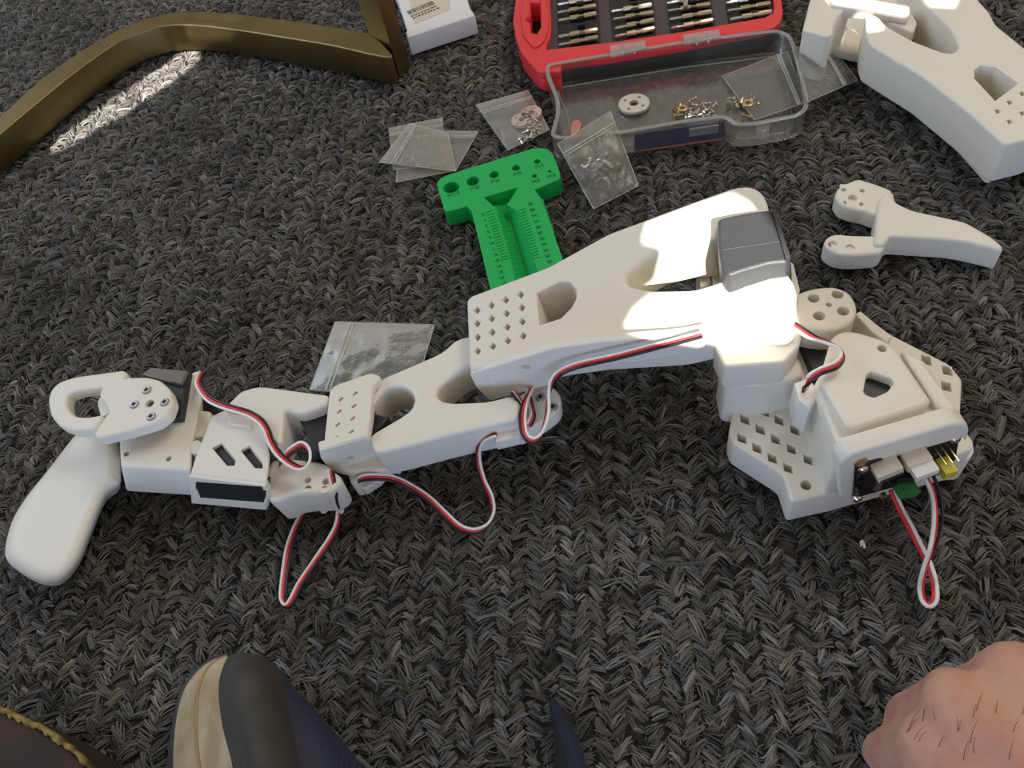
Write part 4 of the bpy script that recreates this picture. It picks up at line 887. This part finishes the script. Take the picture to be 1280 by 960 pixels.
# ================================================================ small scrap and loose thread
scp = slab('plastic_scrap', 4, [(1075, 676), (1078, 674), (1081, 678), (1083, 684), (1080, 685), (1079, 681), (1076, 683)], 1, PLA, None, bev=.2); tag(scp, 'tiny white plastic scrap on the carpet below the circuit board', 'scrap')
YT = mat('pale_thread', (0.14, 0.125, 0.10), .9)
mb = MB(); mb.add(*tube_geo([P(*q) for q in smooth_path([(789, 600, 2), (790, 622, 3), (800, 640, 3.5), (812, 650, 3), (816, 664, 2)], 6)], .35, 5)); mb.add(*tube_geo([P(*q) for q in smooth_path([(808, 645, 3), (803, 622, 4), (808, 613, 4), (814, 620, 4), (810, 640, 3.5)], 6)], .3, 5))
tag(mb.build('loose_thread', YT, smooth=60), 'loose pale thread curling on the carpet below the robot arm', 'thread')
mb = MB(); mb.add(*tube_geo([P(*q) for q in smooth_path([(806, 702, 1.8), (825, 704.5, 2.6), (850, 705.5, 2.6), (878, 703, 2)], 6)], .9, 6))
tag(mb.build('carpet_yarn_end', mat('dark_yarn', (.06, .055, .05), .9), smooth=60), 'thick dark yarn end lying straight on the carpet below the loose thread', 'yarn')

# ================================================================ the person's fist
SKIN = mat('skin', (0.60, 0.33, 0.22), .55, bump=.35, bscale=350, var=.2, vscale=55, col2=(0.52, 0.25, 0.19), sss=.12)
def capsule(bm, a, b, ra, rb, n=14):
    a, b = Vector(a), Vector(b); d = b-a; L = d.length; K = max(2, int(L/3))
    for i in range(K+1):
        t = i/K; bmesh.ops.create_icosphere(bm, subdivisions=2, radius=ra+(rb-ra)*t, matrix=Matrix.Translation(a.lerp(b, t)))
bm = bmesh.new()
kn = [P(1164, 932, 54), P(1196, 882, 60), P(1270, 850, 63), P(1335, 855, 58)]
wr_ = [P(1290, 1090, 62), P(1320, 1070, 66), P(1370, 1050, 66), P(1410, 1040, 62)]
rad = [11.0, 12.0, 12.5, 11.5]
for k, w_, r_ in zip(kn, wr_, rad):
    capsule(bm, k, w_, r_, 17)                                   # back of the hand over each metacarpal
fwd = Vector((-0.35, 0.94, 0)).normalized()
for i, (k, r_) in enumerate(zip(kn, rad)):
    p1 = k+fwd*6+Vector((0, 0, -38)); p2 = p1-fwd*22+Vector((0, 0, -4)); p3 = p2-fwd*6+Vector((0, 0, 16))
    capsule(bm, k, p1, r_*.95, 9.0); capsule(bm, p1, p2, 9.0, 8.2); capsule(bm, p2, p3, 8.2, 7.4)
t0 = P(1180, 1010, 46); capsule(bm, P(1260, 1080, 56), t0, 14, 11); capsule(bm, t0, P(1158, 992, 26), 10.5, 9.5); capsule(bm, P(1158, 992, 26), P(1195, 945, 14), 9.5, 8)
capsule(bm, P(1350, 1060, 64), P(1480, 1250, 78), 24, 30)         # wrist and forearm
for k in range(3): capsule(bm, kn[k].lerp(kn[k+1], .5)+Vector((3, -12, -3)), kn[k].lerp(kn[k+1], .5).lerp(wr_[k], .5)+Vector((0, 0, 2)), 11, 16)
me = bpy.data.meshes.new('person'); bm.to_mesh(me); bm.free()
og = P(1260, 900, 0)
for v in me.vertices: v.co = (v.co-og)*S
ho = bpy.data.objects.new('person', me); COL.objects.link(ho); ho.location = og*S; ORG[ho.name] = og
rm = ho.modifiers.new('remesh', 'REMESH'); rm.mode = 'VOXEL'; rm.voxel_size = 1.6*S; rm.use_smooth_shade = True
smo = ho.modifiers.new('smooth', 'SMOOTH'); smo.factor = .5; smo.iterations = 14
bpy.context.view_layer.update(); dg = bpy.context.evaluated_depsgraph_get()
me2 = bpy.data.meshes.new_from_object(ho.evaluated_get(dg)); ho.modifiers.clear(); ho.data = me2; me2.name = 'person'
for v in me2.vertices:                                             # skin folds and tendons
    c = v.co/S; nn = noise.noise((c.x*.09, c.y*.09, c.z*.05))*.9+noise.noise((c.x*.3, c.y*.16, c.z*.2))*.35
    v.co += v.normal*nn*S
me2.materials.clear(); me2.materials.append(SKIN); me2.shade_smooth()
tag(ho, "person's bare fist resting on the carpet, knuckles toward the robot arm", 'person')
from mathutils.bvhtree import BVHTree
bvh = BVHTree.FromPolygons([v.co/S+og for v in me2.vertices], [tuple(p.vertices) for p in me2.polygons])
mb = MB(); r4 = random.Random(9)
for i in range(18):
    px, py = r4.uniform(1130, 1278), r4.uniform(885, 958); h = bvh.ray_cast(CAM, ray(px, py).normalized())
    if h[0] is None: continue
    d = Vector((.7+r4.uniform(-.3, .3), .45+r4.uniform(-.4, .4), 0)).normalized(); L = r4.uniform(4, 8); p = h[0]; n_ = h[1]
    d = (d-n_*d.dot(n_)).normalized()
    mb.add(*tube_geo([p, p+d*L*.35+n_*.9, p+d*L*.7+n_*1.1, p+d*L+n_*.7], [.08, .08, .06, .03], 4))
tag(mb.build('hand_hair', mat('dark_hair', (.03, .02, .015), .6), ho, smooth=0), kind='stuff')
